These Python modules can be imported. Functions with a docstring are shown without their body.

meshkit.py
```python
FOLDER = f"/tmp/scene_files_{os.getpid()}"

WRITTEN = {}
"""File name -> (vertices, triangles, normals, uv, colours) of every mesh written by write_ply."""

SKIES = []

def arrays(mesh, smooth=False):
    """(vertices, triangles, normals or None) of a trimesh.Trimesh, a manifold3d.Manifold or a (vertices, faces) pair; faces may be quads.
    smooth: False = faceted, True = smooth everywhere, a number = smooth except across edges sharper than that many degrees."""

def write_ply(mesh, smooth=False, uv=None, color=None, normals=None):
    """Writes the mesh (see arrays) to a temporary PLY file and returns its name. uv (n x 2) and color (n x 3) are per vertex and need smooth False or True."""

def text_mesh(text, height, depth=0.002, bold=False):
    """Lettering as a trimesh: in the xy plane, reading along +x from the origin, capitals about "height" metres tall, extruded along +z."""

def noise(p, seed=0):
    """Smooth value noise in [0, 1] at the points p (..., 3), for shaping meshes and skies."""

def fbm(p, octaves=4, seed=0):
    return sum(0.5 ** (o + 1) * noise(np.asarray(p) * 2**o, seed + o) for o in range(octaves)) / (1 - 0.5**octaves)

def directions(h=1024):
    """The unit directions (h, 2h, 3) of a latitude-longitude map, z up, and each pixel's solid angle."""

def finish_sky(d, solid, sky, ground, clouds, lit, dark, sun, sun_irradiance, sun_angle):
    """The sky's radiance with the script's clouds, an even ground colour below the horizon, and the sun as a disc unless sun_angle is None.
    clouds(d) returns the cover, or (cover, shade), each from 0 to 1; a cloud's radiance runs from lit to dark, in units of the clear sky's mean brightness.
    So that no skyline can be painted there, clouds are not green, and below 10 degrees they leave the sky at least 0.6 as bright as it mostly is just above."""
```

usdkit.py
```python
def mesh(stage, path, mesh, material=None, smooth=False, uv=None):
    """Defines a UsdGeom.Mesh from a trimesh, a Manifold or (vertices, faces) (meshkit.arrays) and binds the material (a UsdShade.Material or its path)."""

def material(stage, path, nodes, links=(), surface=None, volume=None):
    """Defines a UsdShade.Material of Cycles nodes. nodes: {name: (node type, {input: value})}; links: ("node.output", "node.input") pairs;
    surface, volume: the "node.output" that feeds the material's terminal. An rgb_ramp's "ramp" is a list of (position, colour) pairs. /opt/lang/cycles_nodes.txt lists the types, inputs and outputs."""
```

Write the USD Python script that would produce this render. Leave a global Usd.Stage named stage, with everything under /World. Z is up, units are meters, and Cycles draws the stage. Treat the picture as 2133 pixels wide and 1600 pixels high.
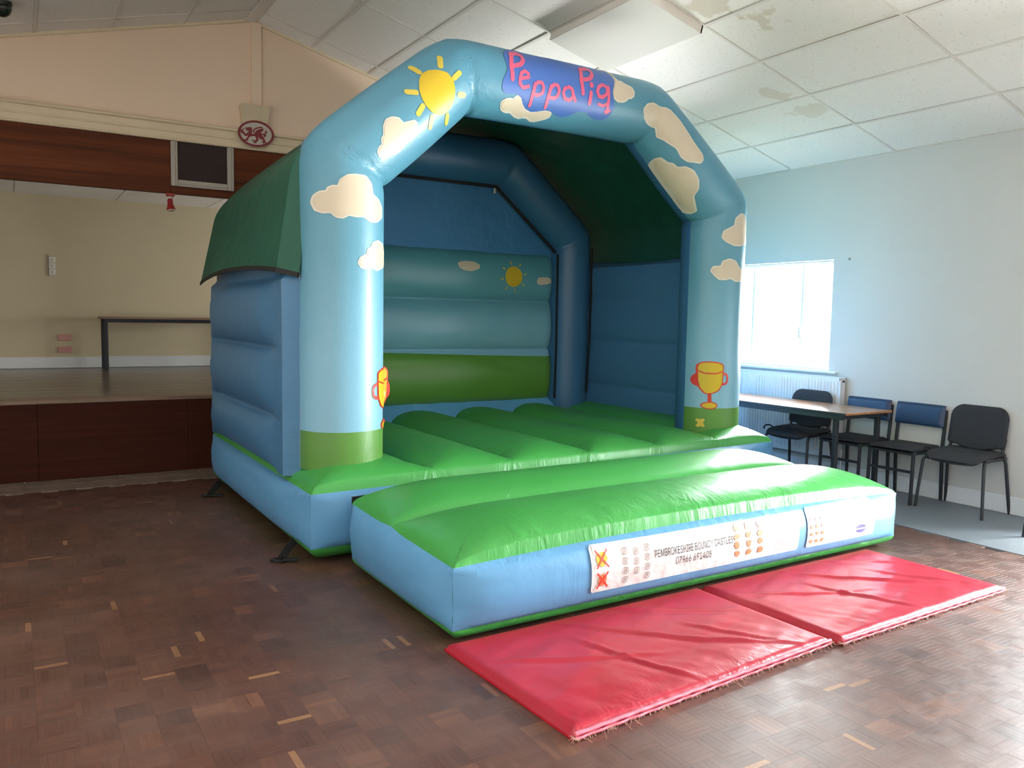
import math, random
import numpy as np, trimesh, usdkit, meshkit
from pxr import Usd, UsdGeom, UsdLux, UsdShade, Gf, Sdf, Vt
from shapely.geometry import Polygon, LineString, Point, MultiPolygon, box as sbox
from shapely.ops import unary_union
from shapely import affinity
from scipy.interpolate import LinearNDInterpolator

stage = Usd.Stage.CreateInMemory()
UsdGeom.SetStageUpAxis(stage, 'Z'); UsdGeom.SetStageMetersPerUnit(stage, 1.0)
UsdGeom.Xform.Define(stage, '/World')
stage.SetDefaultPrim(stage.GetPrimAtPath('/World'))
UsdGeom.Scope.Define(stage, '/World/Looks')
rng = np.random.default_rng(7)
PI = math.pi

# ------------------------------------------------------------------ camera, sky, window light, exposure
EXPOSURE = 0.12
SKY_TILT, FILL_TILT = math.radians(18), math.radians(38)   # sky light comes down through the side windows, added fill goes up
YAW, PITCH, ROLL, FPX = math.radians(31.604), math.radians(4.729), math.radians(1.0227), 1690.8
cam = UsdGeom.Camera.Define(stage, '/World/camera')
_f = np.array([math.sin(YAW)*math.cos(PITCH), math.cos(YAW)*math.cos(PITCH), -math.sin(PITCH)])
_r0 = np.array([math.cos(YAW), -math.sin(YAW), 0]); _u0 = np.cross(_r0, _f)
_r = math.cos(ROLL)*_r0 + math.sin(ROLL)*_u0; _u = -math.sin(ROLL)*_r0 + math.cos(ROLL)*_u0
cam.AddTransformOp().Set(Gf.Matrix4d(*_r, 0, *_u, 0, *(-_f), 0, 0, 0, 1.5, 1))
cam.CreateHorizontalApertureAttr(36.0); cam.CreateVerticalApertureAttr(27.0)
cam.CreateFocalLengthAttr(FPX/2133*36.0); cam.CreateClippingRangeAttr(Gf.Vec2f(0.05, 200))
cam.CreateFStopAttr(0.0); cam.CreateExposureAttr(EXPOSURE)

dome = UsdLux.DomeLight.Define(stage, '/World/sky')
dome.CreateIntensityAttr(6.0); dome.CreateColorAttr(Gf.Vec3f(0.80, 0.91, 1.0))

# daylight at the windows of the right-hand wall (Y range, Z range of each opening)
WINDOWS = [(5.10, 6.60), (1.15, 2.75), (-2.60, -0.90)]      # the middle one is a glazed double door, just out of frame
SILLS, WZ1 = [1.03, 0.06, 1.03], 2.105
XW = 6.747
SKY_POWER, FILL_POWER = [46.0, 66.0, 58.0], [95.0, 55.0, 230.0]
SKY_TILT, FILL_TILT = math.radians(-18), math.radians(42)   # sky light comes down through the windows, added ground fill goes up
def daylight(name, a, b, WZ0, power, tilt, colour, off):
    L = UsdLux.RectLight.Define(stage, '/World/'+name)
    L.CreateWidthAttr(b-a-0.04); L.CreateHeightAttr(WZ1-WZ0-0.04); L.CreateIntensityAttr(power); L.CreateColorAttr(Gf.Vec3f(*colour))
    L.AddTransformOp().Set(Gf.Matrix4d(0, 1, 0, 0, math.sin(tilt), 0, math.cos(tilt), 0, math.cos(tilt), 0, -math.sin(tilt), 0, XW+off, (a+b)/2, (WZ0+WZ1)/2, 1))
for k, (a, b) in enumerate(WINDOWS):
    daylight(f'daylight_{k+1:03d}', a, b, SILLS[k], SKY_POWER[k], SKY_TILT, (0.95, 0.98, 1.0), 0.42+0.2*(k == 1))
    daylight(f'ground_fill_{k+1:03d}', a, b, SILLS[k], FILL_POWER[k], FILL_TILT, (1.0, 0.94, 0.86), 0.62+0.35*(k == 1))  # fill lights added outside each opening, aimed up to brighten gable and ceiling
# daylight from the side window of the stage, hidden behind the inflatable
L = UsdLux.RectLight.Define(stage, '/World/daylight_stage')
L.CreateWidthAttr(1.9); L.CreateHeightAttr(0.9); L.CreateIntensityAttr(20.0); L.CreateColorAttr(Gf.Vec3f(1.0, 0.96, 0.90))
L.AddTransformOp().Set(Gf.Matrix4d(0, 1, 0, 0, 0, 0, 1, 0, 1, 0, 0, 0, 6.55, 10.4, 1.55, 1))
# ------------------------------------------------------------------ materials
LK = '/World/Looks/'
def srgb(r, g, b):
    c = np.array([r, g, b], float)/255
    return tuple(np.where(c <= 0.04045, c/12.92, ((c+0.055)/1.055)**2.4))
M = {}
def mat(name, col, rough=0.5, metal=0.0, spec=0.5, noise=None, bump=None, coat=0.0):
    """noise = (scale, amount): tone variation; bump = (scale, strength, distance)"""
    n = {'p': ('principled_bsdf', {'base_color': col, 'roughness': rough, 'metallic': metal, 'specular_ior_level': spec, 'coat_weight': coat, 'coat_roughness': 0.15})}
    l = []
    if noise or bump:
        n['tc'] = ('texture_coordinate', {})
    if noise:
        n['n'] = ('noise_texture', {'scale': noise[0], 'detail': 4.0, 'roughness': 0.6})
        a = noise[1]
        n['r'] = ('rgb_ramp', {'ramp': [(0.3, tuple(c*(1-a) for c in col)), (0.7, tuple(min(1, c*(1+a)) for c in col))]})
        l += [('tc.object', 'n.vector'), ('n.fac', 'r.fac'), ('r.color', 'p.base_color')]
    if bump:
        n['bn'] = ('noise_texture', {'scale': bump[0], 'detail': 3.0})
        n['b'] = ('bump', {'strength': bump[1], 'distance': bump[2]})
        l += [('tc.object', 'bn.vector'), ('bn.fac', 'b.height'), ('b.normal', 'p.normal')]
    M[name] = usdkit.material(stage, LK+name, n, l, surface='p.BSDF')
    return M[name]

def vinyl(name, col, rough=0.40, strength=0.55, freq=11.0, coat=0.0, fine=0.012, zramp=None, grass=None):
    """inflatable PVC: uv.x = metres along the seam, uv.y = how puckered; wrinkles run away from the seam"""
    n = {'p': ('principled_bsdf', {'base_color': col, 'roughness': rough, 'specular_ior_level': 0.5, 'coat_weight': coat, 'coat_roughness': 0.12}),
         'tc': ('texture_coordinate', {}), 's': ('separate_xyz', {}), 'v': ('combine_xyz', {}), 'mx': ('math', {'math_type': 'multiply', 'value2': freq}),
         'my': ('math', {'math_type': 'multiply', 'value2': 1.6}), 'n': ('noise_texture', {'scale': 1.0, 'detail': 4.0, 'roughness': 0.6, 'distortion': 0.5}), 'ml': ('mapping', {'scale': (2.6, 1.0, 1.0)}), 'nl': ('noise_texture', {'scale': 1.0, 'detail': 2.0}), 'rl': ('map_range', {'from_min': 0.35, 'from_max': 0.65, 'to_min': 0.15, 'to_max': 1.2, 'clamp': True}), 'hl': ('math', {'math_type': 'multiply'}),
         'h': ('math', {'math_type': 'multiply'}), 'b': ('bump', {'strength': strength, 'distance': 0.022}),
         'n2': ('noise_texture', {'scale': 3.0, 'detail': 2.0}), 'h2': ('math', {'math_type': 'multiply', 'value2': 0.10}), 'ha': ('math', {'math_type': 'add'}),
         'n3': ('noise_texture', {'scale': 55.0, 'detail': 2.0}), 'h3': ('math', {'math_type': 'multiply_add', 'value2': fine})}
    l = [('tc.UV', 's.vector'), ('s.x', 'mx.value1'), ('s.y', 'my.value1'), ('mx.value', 'v.x'), ('my.value', 'v.y'), ('v.vector', 'n.vector'),
         ('n.fac', 'h.value1'), ('tc.UV', 'ml.vector'), ('ml.vector', 'nl.vector'), ('nl.fac', 'rl.value'), ('rl.result', 'hl.value1'), ('s.y', 'hl.value2'), ('hl.value', 'h.value2'), ('tc.object', 'n2.vector'), ('n2.fac', 'h2.value1'), ('h.value', 'ha.value1'), ('h2.value', 'ha.value2'),
         ('tc.object', 'n3.vector'), ('n3.fac', 'h3.value1'), ('ha.value', 'h3.value3'), ('h3.value', 'b.height'), ('b.normal', 'p.normal')]
    if zramp:      # printed picture: sky that pales towards a strip of grass
        n['g'] = ('geometry', {}); n['gs'] = ('separate_xyz', {}); n['mr'] = ('map_range', {'from_min': zramp[0][0], 'from_max': zramp[-1][0], 'clamp': True})
        span = zramp[-1][0]-zramp[0][0]
        n['rr'] = ('rgb_ramp', {'ramp': [((z-zramp[0][0])/span, c) for z, c in zramp]})
        l += [('g.position', 'gs.vector'), ('gs.z', 'mr.value'), ('mr.result', 'rr.fac')]
        top = 'rr.color'
        if grass:  # (height, amplitude of hill, wavelength, colour)
            n['hx'] = ('math', {'math_type': 'multiply', 'value2': 2*PI/grass[2]}); n['hs'] = ('math', {'math_type': 'sine'})
            n['hm'] = ('math', {'math_type': 'multiply_add', 'value2': grass[1], 'value3': grass[0]}); n['lt'] = ('math', {'math_type': 'less_than'})
            n['mixc'] = ('mix', {'color2': grass[3]})
            l += [('gs.x', 'hx.value1'), ('hx.value', 'hs.value1'), ('hs.value', 'hm.value1'), ('gs.z', 'lt.value1'), ('hm.value', 'lt.value2'),
                  ('lt.value', 'mixc.fac'), (top, 'mixc.color1')]
            top = 'mixc.color'
        l.append((top, 'p.base_color'))
    M[name] = usdkit.material(stage, LK+name, n, l, surface='p.BSDF')
    return M[name]

BLUE, GREEN = (0.050, 0.185, 0.36), (0.052, 0.315, 0.062)
LBLUE = (0.12, 0.37, 0.64)
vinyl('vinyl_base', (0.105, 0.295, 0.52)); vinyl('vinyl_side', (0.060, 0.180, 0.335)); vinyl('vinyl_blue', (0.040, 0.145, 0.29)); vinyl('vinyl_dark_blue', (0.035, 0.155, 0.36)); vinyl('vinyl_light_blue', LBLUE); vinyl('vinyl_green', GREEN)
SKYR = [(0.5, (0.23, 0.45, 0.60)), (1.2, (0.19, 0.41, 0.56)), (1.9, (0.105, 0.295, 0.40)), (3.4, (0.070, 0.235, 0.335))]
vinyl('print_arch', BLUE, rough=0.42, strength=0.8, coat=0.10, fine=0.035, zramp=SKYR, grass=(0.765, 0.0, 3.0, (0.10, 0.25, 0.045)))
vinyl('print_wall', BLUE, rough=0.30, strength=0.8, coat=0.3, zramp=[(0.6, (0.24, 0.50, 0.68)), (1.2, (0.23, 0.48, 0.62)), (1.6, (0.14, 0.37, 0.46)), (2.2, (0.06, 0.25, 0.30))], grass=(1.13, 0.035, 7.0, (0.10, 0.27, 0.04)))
mat('canopy_green', (0.007, 0.085, 0.050), 0.62, noise=(5, 0.10), bump=(7, 0.22, 0.04))
mat('net_blue', (0.045, 0.20, 0.42), 0.65, bump=(5, 0.6, 0.05))
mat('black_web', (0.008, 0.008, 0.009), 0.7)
mat('print_cream', (0.60, 0.51, 0.385), 0.42); mat('print_pale', (0.68, 0.62, 0.52), 0.42)
mat('print_yellow', (0.60, 0.41, 0.015), 0.42)
mat('print_ray', (0.62, 0.47, 0.06), 0.42)
mat('print_royal', (0.055, 0.135, 0.43), 0.4)
mat('print_pink', (0.66, 0.10, 0.19), 0.42)
mat('print_red', (0.60, 0.035, 0.02), 0.42)
mat('print_orange', (0.78, 0.20, 0.08), 0.42)
mat('print_grey', (0.33, 0.27, 0.25), 0.45)
mat('print_black', (0.02, 0.018, 0.02), 0.45)
mat('print_violet', (0.06, 0.045, 0.25), 0.45)
mat('print_rose', (0.62, 0.30, 0.28), 0.45)
mat('piping_white', (0.62, 0.58, 0.52), 0.5)
mat('banner_white', (0.68, 0.64, 0.64), 0.3, bump=(9, 0.5, 0.02))
mat('mat_red', (0.55, 0.012, 0.030), 0.33, noise=(2.2, 0.12), bump=(7, 0.25, 0.02))
mat('mat_edge', (0.70, 0.13, 0.19), 0.35)
mat('thread', (0.62, 0.42, 0.36), 0.8)
mat('wall_blue', srgb(206, 206, 205), 0.75, noise=(0.9, 0.03), bump=(60, 0.08, 0.004))
mat('wall_peach', srgb(232, 206, 182), 0.8, noise=(0.8, 0.03))
mat('wall_cream', srgb(206, 193, 163), 0.7, noise=(0.7, 0.03))
mat('wall_white', srgb(232, 228, 222), 0.8)
mat('trim_cream', srgb(215, 197, 168), 0.55, noise=(3, 0.05))
mat('white_paint', srgb(226, 226, 224), 0.5)
mat('white_gloss', srgb(225, 228, 232), 0.3)
mat('metal_dark', (0.024, 0.028, 0.036), 0.42, spec=0.4)
mat('fabric_black', (0.028, 0.030, 0.037), 0.85, bump=(220, 0.3, 0.003))
mat('plastic_black', (0.012, 0.012, 0.014), 0.45)
mat('vinyl_navy', (0.016, 0.040, 0.105), 0.4)
mat('frame_grey', (0.40, 0.36, 0.31), 0.6)
mat('panel_maroon', (0.020, 0.006, 0.005), 0.7)
mat('lamp_red', (0.28, 0.012, 0.012), 0.35)
mat('lamp_face', (0.60, 0.50, 0.42), 0.3)
mat('sign_red', (0.20, 0.010, 0.012), 0.5)
mat('sign_white', (0.50, 0.46, 0.40), 0.55)
mat('socket_pink', (0.62, 0.30, 0.27), 0.5)
mat('steel', (0.5, 0.5, 0.5), 0.3, metal=1.0)
mat('lino', srgb(116, 124, 131), 0.5, noise=(2.5, 0.08))
mat('border_wood', (0.20, 0.145, 0.115), 0.45, noise=(9, 0.3))
mat('diffuser', srgb(222, 218, 212), 0.5)
mat('t_bar', srgb(222, 216, 210), 0.6)
mat('void', (0.03, 0.027, 0.025), 0.9)
mat('glass_dark', (0.008, 0.016, 0.010), 0.12)

def wood(name, c0, c1, axis, rough, scale=(1.2, 30.0), coat=0.0, lacq=0.5):
    """boards with grain along the given axis"""
    sc = [scale[1]]*3; sc['xyz'.index(axis)] = scale[0]
    n = {'tc': ('texture_coordinate', {}), 'm': ('mapping', {'scale': tuple(sc)}), 'n': ('noise_texture', {'scale': 1.0, 'detail': 5.0, 'roughness': 0.65, 'distortion': 0.5}),
         'r': ('rgb_ramp', {'ramp': [(0.30, c0), (0.52, tuple((a+b)/2 for a, b in zip(c0, c1))), (0.72, c1)]}), 'b': ('bump', {'strength': 0.15, 'distance': 0.003}),
         'p': ('principled_bsdf', {'roughness': rough, 'coat_weight': coat, 'coat_roughness': 0.25, 'specular_ior_level': lacq})}
    M[name] = usdkit.material(stage, LK+name, n, [('tc.object', 'm.vector'), ('m.vector', 'n.vector'), ('n.fac', 'r.fac'), ('r.color', 'p.base_color'), ('n.fac', 'b.height'), ('b.normal', 'p.normal')], surface='p.BSDF')
wood('wood_stage_front', (0.034, 0.0080, 0.0045), (0.060, 0.0140, 0.0075), 'x', 0.7, lacq=0.12)
wood('wood_pelmet', (0.055, 0.012, 0.004), (0.17, 0.045, 0.014), 'x', 0.55, scale=(0.35, 9.0), lacq=0.15)
wood('wood_stage_floor', (0.12, 0.085, 0.065), (0.24, 0.18, 0.14), 'x', 0.24, scale=(0.8, 14.0))
wood('wood_nosing', (0.15, 0.09, 0.06), (0.27, 0.18, 0.13), 'x', 0.4)
wood('wood_table', (0.30, 0.13, 0.055), (0.46, 0.22, 0.10), 'y', 0.24, coat=0.4)
wood('wood_stage_table', (0.22, 0.14, 0.09), (0.34, 0.23, 0.16), 'x', 0.4)

# parquet: tone (primvar) picks the piece's brown, uv = (along, across) carries the grain
def parquet_material():
    ramp = [(0.0, (0.050, 0.0165, 0.010)), (0.35, (0.076, 0.026, 0.0155)), (0.7, (0.103, 0.038, 0.022)), (0.90, (0.142, 0.055, 0.029)), (0.97, (0.20, 0.088, 0.038)), (1.0, (0.25, 0.125, 0.052))]
    n = {'a': ('attribute', {'attribute': 'tone'}), 'r': ('rgb_ramp', {'ramp': ramp}), 'tc': ('texture_coordinate', {}), 'm': ('mapping', {'scale': (14.0, 190.0, 1.0)}),
         'n': ('noise_texture', {'scale': 1.0, 'detail': 3.0, 'roughness': 0.7}), 'mr': ('map_range', {'from_min': 0.25, 'from_max': 0.75, 'to_min': 0.70, 'to_max': 1.28}),
         'mul': ('mix', {'mix_type': 'multiply', 'fac': 1.0}), 'g': ('geometry', {}), 'n2': ('noise_texture', {'scale': 0.9, 'detail': 6.0, 'roughness': 0.65}),
         'r2': ('rgb_ramp', {'ramp': [(0.44, (0, 0, 0)), (0.66, (1, 1, 1))]}), 'w': ('mix', {'color2': (0.19, 0.155, 0.14)}), 'wf': ('math', {'math_type': 'multiply', 'value2': 0.18}),
         'n3': ('noise_texture', {'scale': 9.0, 'detail': 5.0, 'roughness': 0.7}), 'rr': ('map_range', {'from_min': 0.3, 'from_max': 0.7, 'to_min': 0.36, 'to_max': 0.52}),
         'b': ('bump', {'strength': 0.04, 'distance': 0.002}), 'p': ('principled_bsdf', {'specular_ior_level': 0.85})}
    l = [('a.fac', 'r.fac'), ('tc.UV', 'm.vector'), ('m.vector', 'n.vector'), ('n.fac', 'mr.value'), ('r.color', 'mul.color1'), ('mr.result', 'mul.color2'),
         ('g.position', 'n2.vector'), ('n2.fac', 'r2.fac'), ('r2.color', 'wf.value1'), ('wf.value', 'w.fac'), ('mul.color', 'w.color1'), ('w.color', 'p.base_color'),
         ('g.position', 'n3.vector'), ('n3.fac', 'rr.value'), ('rr.result', 'p.roughness'), ('n.fac', 'b.height'), ('b.normal', 'p.normal')]
    M['parquet'] = usdkit.material(stage, LK+'parquet', n, l, surface='p.BSDF')
parquet_material()

# ceiling tiles: fissured white mineral fibre with a few brown water stains of their own shape
def tile_material(name, base, stains):
    n = {'g': ('geometry', {}), 'n': ('noise_texture', {'scale': 38.0, 'detail': 4.0, 'roughness': 0.7}), 'r': ('rgb_ramp', {'ramp': [(0.30, tuple(c*0.80 for c in base)), (0.42, base), (1.0, base)]}),
         'b': ('bump', {'strength': 0.35, 'distance': 0.004}), 'p': ('principled_bsdf', {'roughness': 0.9, 'specular_ior_level': 0.2}),
         'dn': ('noise_texture', {'scale': 5.0, 'detail': 4.0}), 'd0': ('math', {'math_type': 'multiply_add', 'value2': 0.5, 'value3': -0.25})}
    l = [('g.position', 'n.vector'), ('n.fac', 'r.fac'), ('n.fac', 'b.height'), ('b.normal', 'p.normal'), ('g.position', 'dn.vector'), ('dn.fac', 'd0.value1')]
    top = 'r.color'
    for i, (x, y, z, rad, colr, f) in enumerate(stains):
        n[f'c{i}'] = ('vector_math', {'math_type': 'distance', 'vector2': (x, y, z)}) if VM else None
        n[f'e{i}'] = ('math', {'math_type': 'add'})
        n[f'q{i}'] = ('map_range', {'from_min': rad*0.80, 'from_max': rad, 'to_min': f, 'to_max': 0.0, 'clamp': True})
        n[f'm{i}'] = ('mix', {'color2': colr})
        l += [('g.position', f'c{i}.vector1'), (f'c{i}.value', f'e{i}.value1'), ('d0.value', f'e{i}.value2'), (f'e{i}.value', f'q{i}.value'), (f'q{i}.result', f'm{i}.fac'), (top, f'm{i}.color1')]
        top = f'm{i}.color'
    l.append((top, 'p.base_color'))
    M[name] = usdkit.material(stage, LK+name, n, l, surface='p.BSDF')
VM = True
TAN, TAN2 = srgb(196, 184, 160), srgb(212, 200, 184)
tile_material('tile_white', srgb(238, 234, 230), [])
tile_material('tile_stained', srgb(236, 232, 226), [(4.50, 4.12, 3.60, 0.14, TAN, 0.55), (5.44, 4.78, 3.36, 0.14, TAN2, 0.7), (5.82, 4.70, 3.265, 0.16, TAN, 0.42), (4.20, 4.33, 3.69, 0.16, TAN, 0.55)])

# ------------------------------------------------------------------ scene helpers
used = {}
def numbered(parent, name):
    k = parent + '/' + name
    if k not in used:
        used[k] = 0
        return name
    used[k] += 1
    return f'{name}_{used[k]:03d}'
class Node:
    def __init__(s, prim, loc=(0, 0, 0)):
        s.prim, s.loc = prim, np.asarray(loc, float)
def tag(prim, label=None, cat=None, group=None, kind=None):
    for k, v in (('label', label), ('category', cat), ('group', group), ('kind', kind)):
        if v:
            prim.SetCustomDataByKey(k, v)
def thing(name, label=None, cat=None, loc=(0, 0, 0), rotz=0.0, group=None, kind=None):
    x = UsdGeom.Xform.Define(stage, '/World/' + numbered('/World', name))
    x.AddTranslateOp().Set(Gf.Vec3d(*map(float, loc)))
    if rotz:
        x.AddRotateZOp().Set(math.degrees(rotz))
    tag(x.GetPrim(), label, cat, group, kind)
    return Node(x.GetPrim(), loc if not rotz else (0, 0, 0))
def obj(name, mesh, m, parent=None, smooth=False, uv=None, label=None, kind=None, cat=None, group=None, tone=None):
    path = str(parent.prim.GetPath()) if parent else '/World'
    loc = parent.loc if parent else np.zeros(3)
    if isinstance(mesh, MB):
        if mesh.has_uv and uv is None:
            uv = mesh.uv()
        mesh = mesh.mesh()
    v, f = np.array(mesh.vertices) - loc, np.array(mesh.faces)
    p = usdkit.mesh(stage, path + '/' + numbered(path, name), trimesh.Trimesh(v, f, process=False), M[m] if isinstance(m, str) else m, smooth=(True if uv is not None and smooth else smooth), uv=uv)
    if tone is not None:
        UsdGeom.PrimvarsAPI(p).CreatePrimvar('tone', Sdf.ValueTypeNames.FloatArray, 'vertex').Set(Vt.FloatArray.FromNumpy(np.asarray(tone, np.float32)))
    tag(p.GetPrim(), label, cat, group, kind)
    return Node(p.GetPrim(), loc)
class MB:
    """collects surfaces; mesh() joins them"""
    def __init__(s): s.v, s.f, s.u, s.n, s.has_uv = [], [], [], 0, False
    def add(s, v, f, uv=None):
        v = np.asarray(v, float); s.v.append(v); s.f.append(np.asarray(f, int) + s.n); s.n += len(v)
        s.u.append(np.zeros((len(v), 2)) if uv is None else np.asarray(uv, float)); s.has_uv |= uv is not None
        return s
    def tm(s, m): return s.add(m.vertices, m.faces)
    def box(s, x0, x1, y0, y1, z0, z1, bev=0.0):
        return s.tm(bevel_box(x0, x1, y0, y1, z0, z1, bev))
    def mesh(s): return trimesh.Trimesh(np.vstack(s.v), np.vstack(s.f), process=False)
    def uv(s): return np.vstack(s.u)
    def grid(s, P, U=None, flip=False, cu=False, cv=False):
        nu, nv = P.shape[:2]
        i, j = np.meshgrid(np.arange(nu if cu else nu-1), np.arange(nv if cv else nv-1), indexing='ij')
        a = i*nv+j; b = ((i+1) % nu)*nv+j; c = ((i+1) % nu)*nv+(j+1) % nv; d = i*nv+(j+1) % nv
        q = np.stack([a, b, c, d], -1).reshape(-1, 4)
        f = np.vstack([q[:, [0, 1, 2]], q[:, [0, 2, 3]]])
        if flip: f = f[:, ::-1]
        return s.add(P.reshape(-1, 3), f, None if U is None else U.reshape(-1, 2))
    def tube(s, pts, r, sides=10, caps=True):
        p = np.asarray(pts, float); r = np.broadcast_to(r, (len(p),))
        t = np.gradient(p, axis=0); t /= np.linalg.norm(t, axis=1, keepdims=True)+1e-12
        a = np.cross(t[0], [0, 0, 1.0] if abs(t[0][2]) < 0.9 else [1.0, 0, 0]); A = []
        for k in range(len(p)):
            a = a - t[k]*(a @ t[k]); a /= np.linalg.norm(a)+1e-12; A.append(a)
        A = np.array(A); B = np.cross(t, A); ang = np.arange(sides)*2*PI/sides
        P = p[:, None]+r[:, None, None]*(np.cos(ang)[None, :, None]*A[:, None]+np.sin(ang)[None, :, None]*B[:, None])
        s.grid(P, cv=True)
        if caps:
            for k, fl in ((0, False), (len(p)-1, True)):
                ring = P[k]; n = len(ring); f = [[n, (j+1) % n, j] for j in range(n)]
                s.add(np.vstack([ring, p[k]]), np.array(f)[:, ::-1] if fl else np.array(f))
        return s
def bevel_box(x0, x1, y0, y1, z0, z1, bev=0.0):
    if bev <= 0:
        m = trimesh.creation.box([x1-x0, y1-y0, z1-z0])
    else:
        b = min(bev, (x1-x0)/2.01, (y1-y0)/2.01, (z1-z0)/2.01); P = []
        hx, hy, hz = (x1-x0)/2, (y1-y0)/2, (z1-z0)/2
        for sx in (-1, 1):
            for sy in (-1, 1):
                for sz in (-1, 1):
                    P += [(sx*hx, sy*(hy-b), sz*(hz-b)), (sx*(hx-b), sy*hy, sz*(hz-b)), (sx*(hx-b), sy*(hy-b), sz*hz)]
        m = trimesh.convex.convex_hull(np.array(P))
    m.apply_translation([(x0+x1)/2, (y0+y1)/2, (z0+z1)/2])
    return m
def B(x0, x1, y0, y1, z0, z1, bev=0.0): return MB().box(x0, x1, y0, y1, z0, z1, bev)
def bar(p, q, w, d, up=(0, 0, 1)):
    """rectangular bar from p to q"""
    p, q = np.asarray(p, float), np.asarray(q, float); t = q-p; L = np.linalg.norm(t); t /= L
    a = np.cross(t, up);  a = a/np.linalg.norm(a) if np.linalg.norm(a) > 1e-6 else np.array([1.0, 0, 0]); b = np.cross(a, t)
    m = bevel_box(-w/2, w/2, -d/2, d/2, 0, L, min(w, d)*0.18)
    T = np.eye(4); T[:3, 0], T[:3, 1], T[:3, 2], T[:3, 3] = a, b, t, p
    if np.linalg.det(T[:3, :3]) < 0: T[:3, 0] *= -1
    m.apply_transform(T); return m
def extrude(poly, depth):
    ps = [g for g in getattr(poly, 'geoms', [poly]) if g.geom_type == 'Polygon' and g.area > 1e-9]
    return trimesh.util.concatenate([trimesh.creation.extrude_polygon(g, depth, engine='earcut') for g in ps])
def place_xz(m, y):       # xy-drawn extrusion -> stands in a plane of constant y, its front towards -y
    v = np.array(m.vertices); m = trimesh.Trimesh(np.stack([v[:, 0], y-v[:, 2], v[:, 1]], 1), m.faces[:, ::-1], process=False)
    if m.volume < 0: m.invert()
    return m
def nz(p, sc, seed=0, oc=3): return meshkit.fbm(np.asarray(p)*sc, oc, seed)-0.5
def sm(x): x = np.clip(x, 0, 1); return x*x*(3-2*x)

# ================================================================== THE ROOM
XL, YB, YS = -2.75, -5.0, 8.112           # left wall, back wall, proscenium wall
ZE, XR, ZR = 3.022, 2.0, 4.263           # eaves, ridge
SLOPE = (ZR-ZE)/(XW-XR)
def zc(x): return ZR - SLOPE*abs(x-XR)

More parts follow.
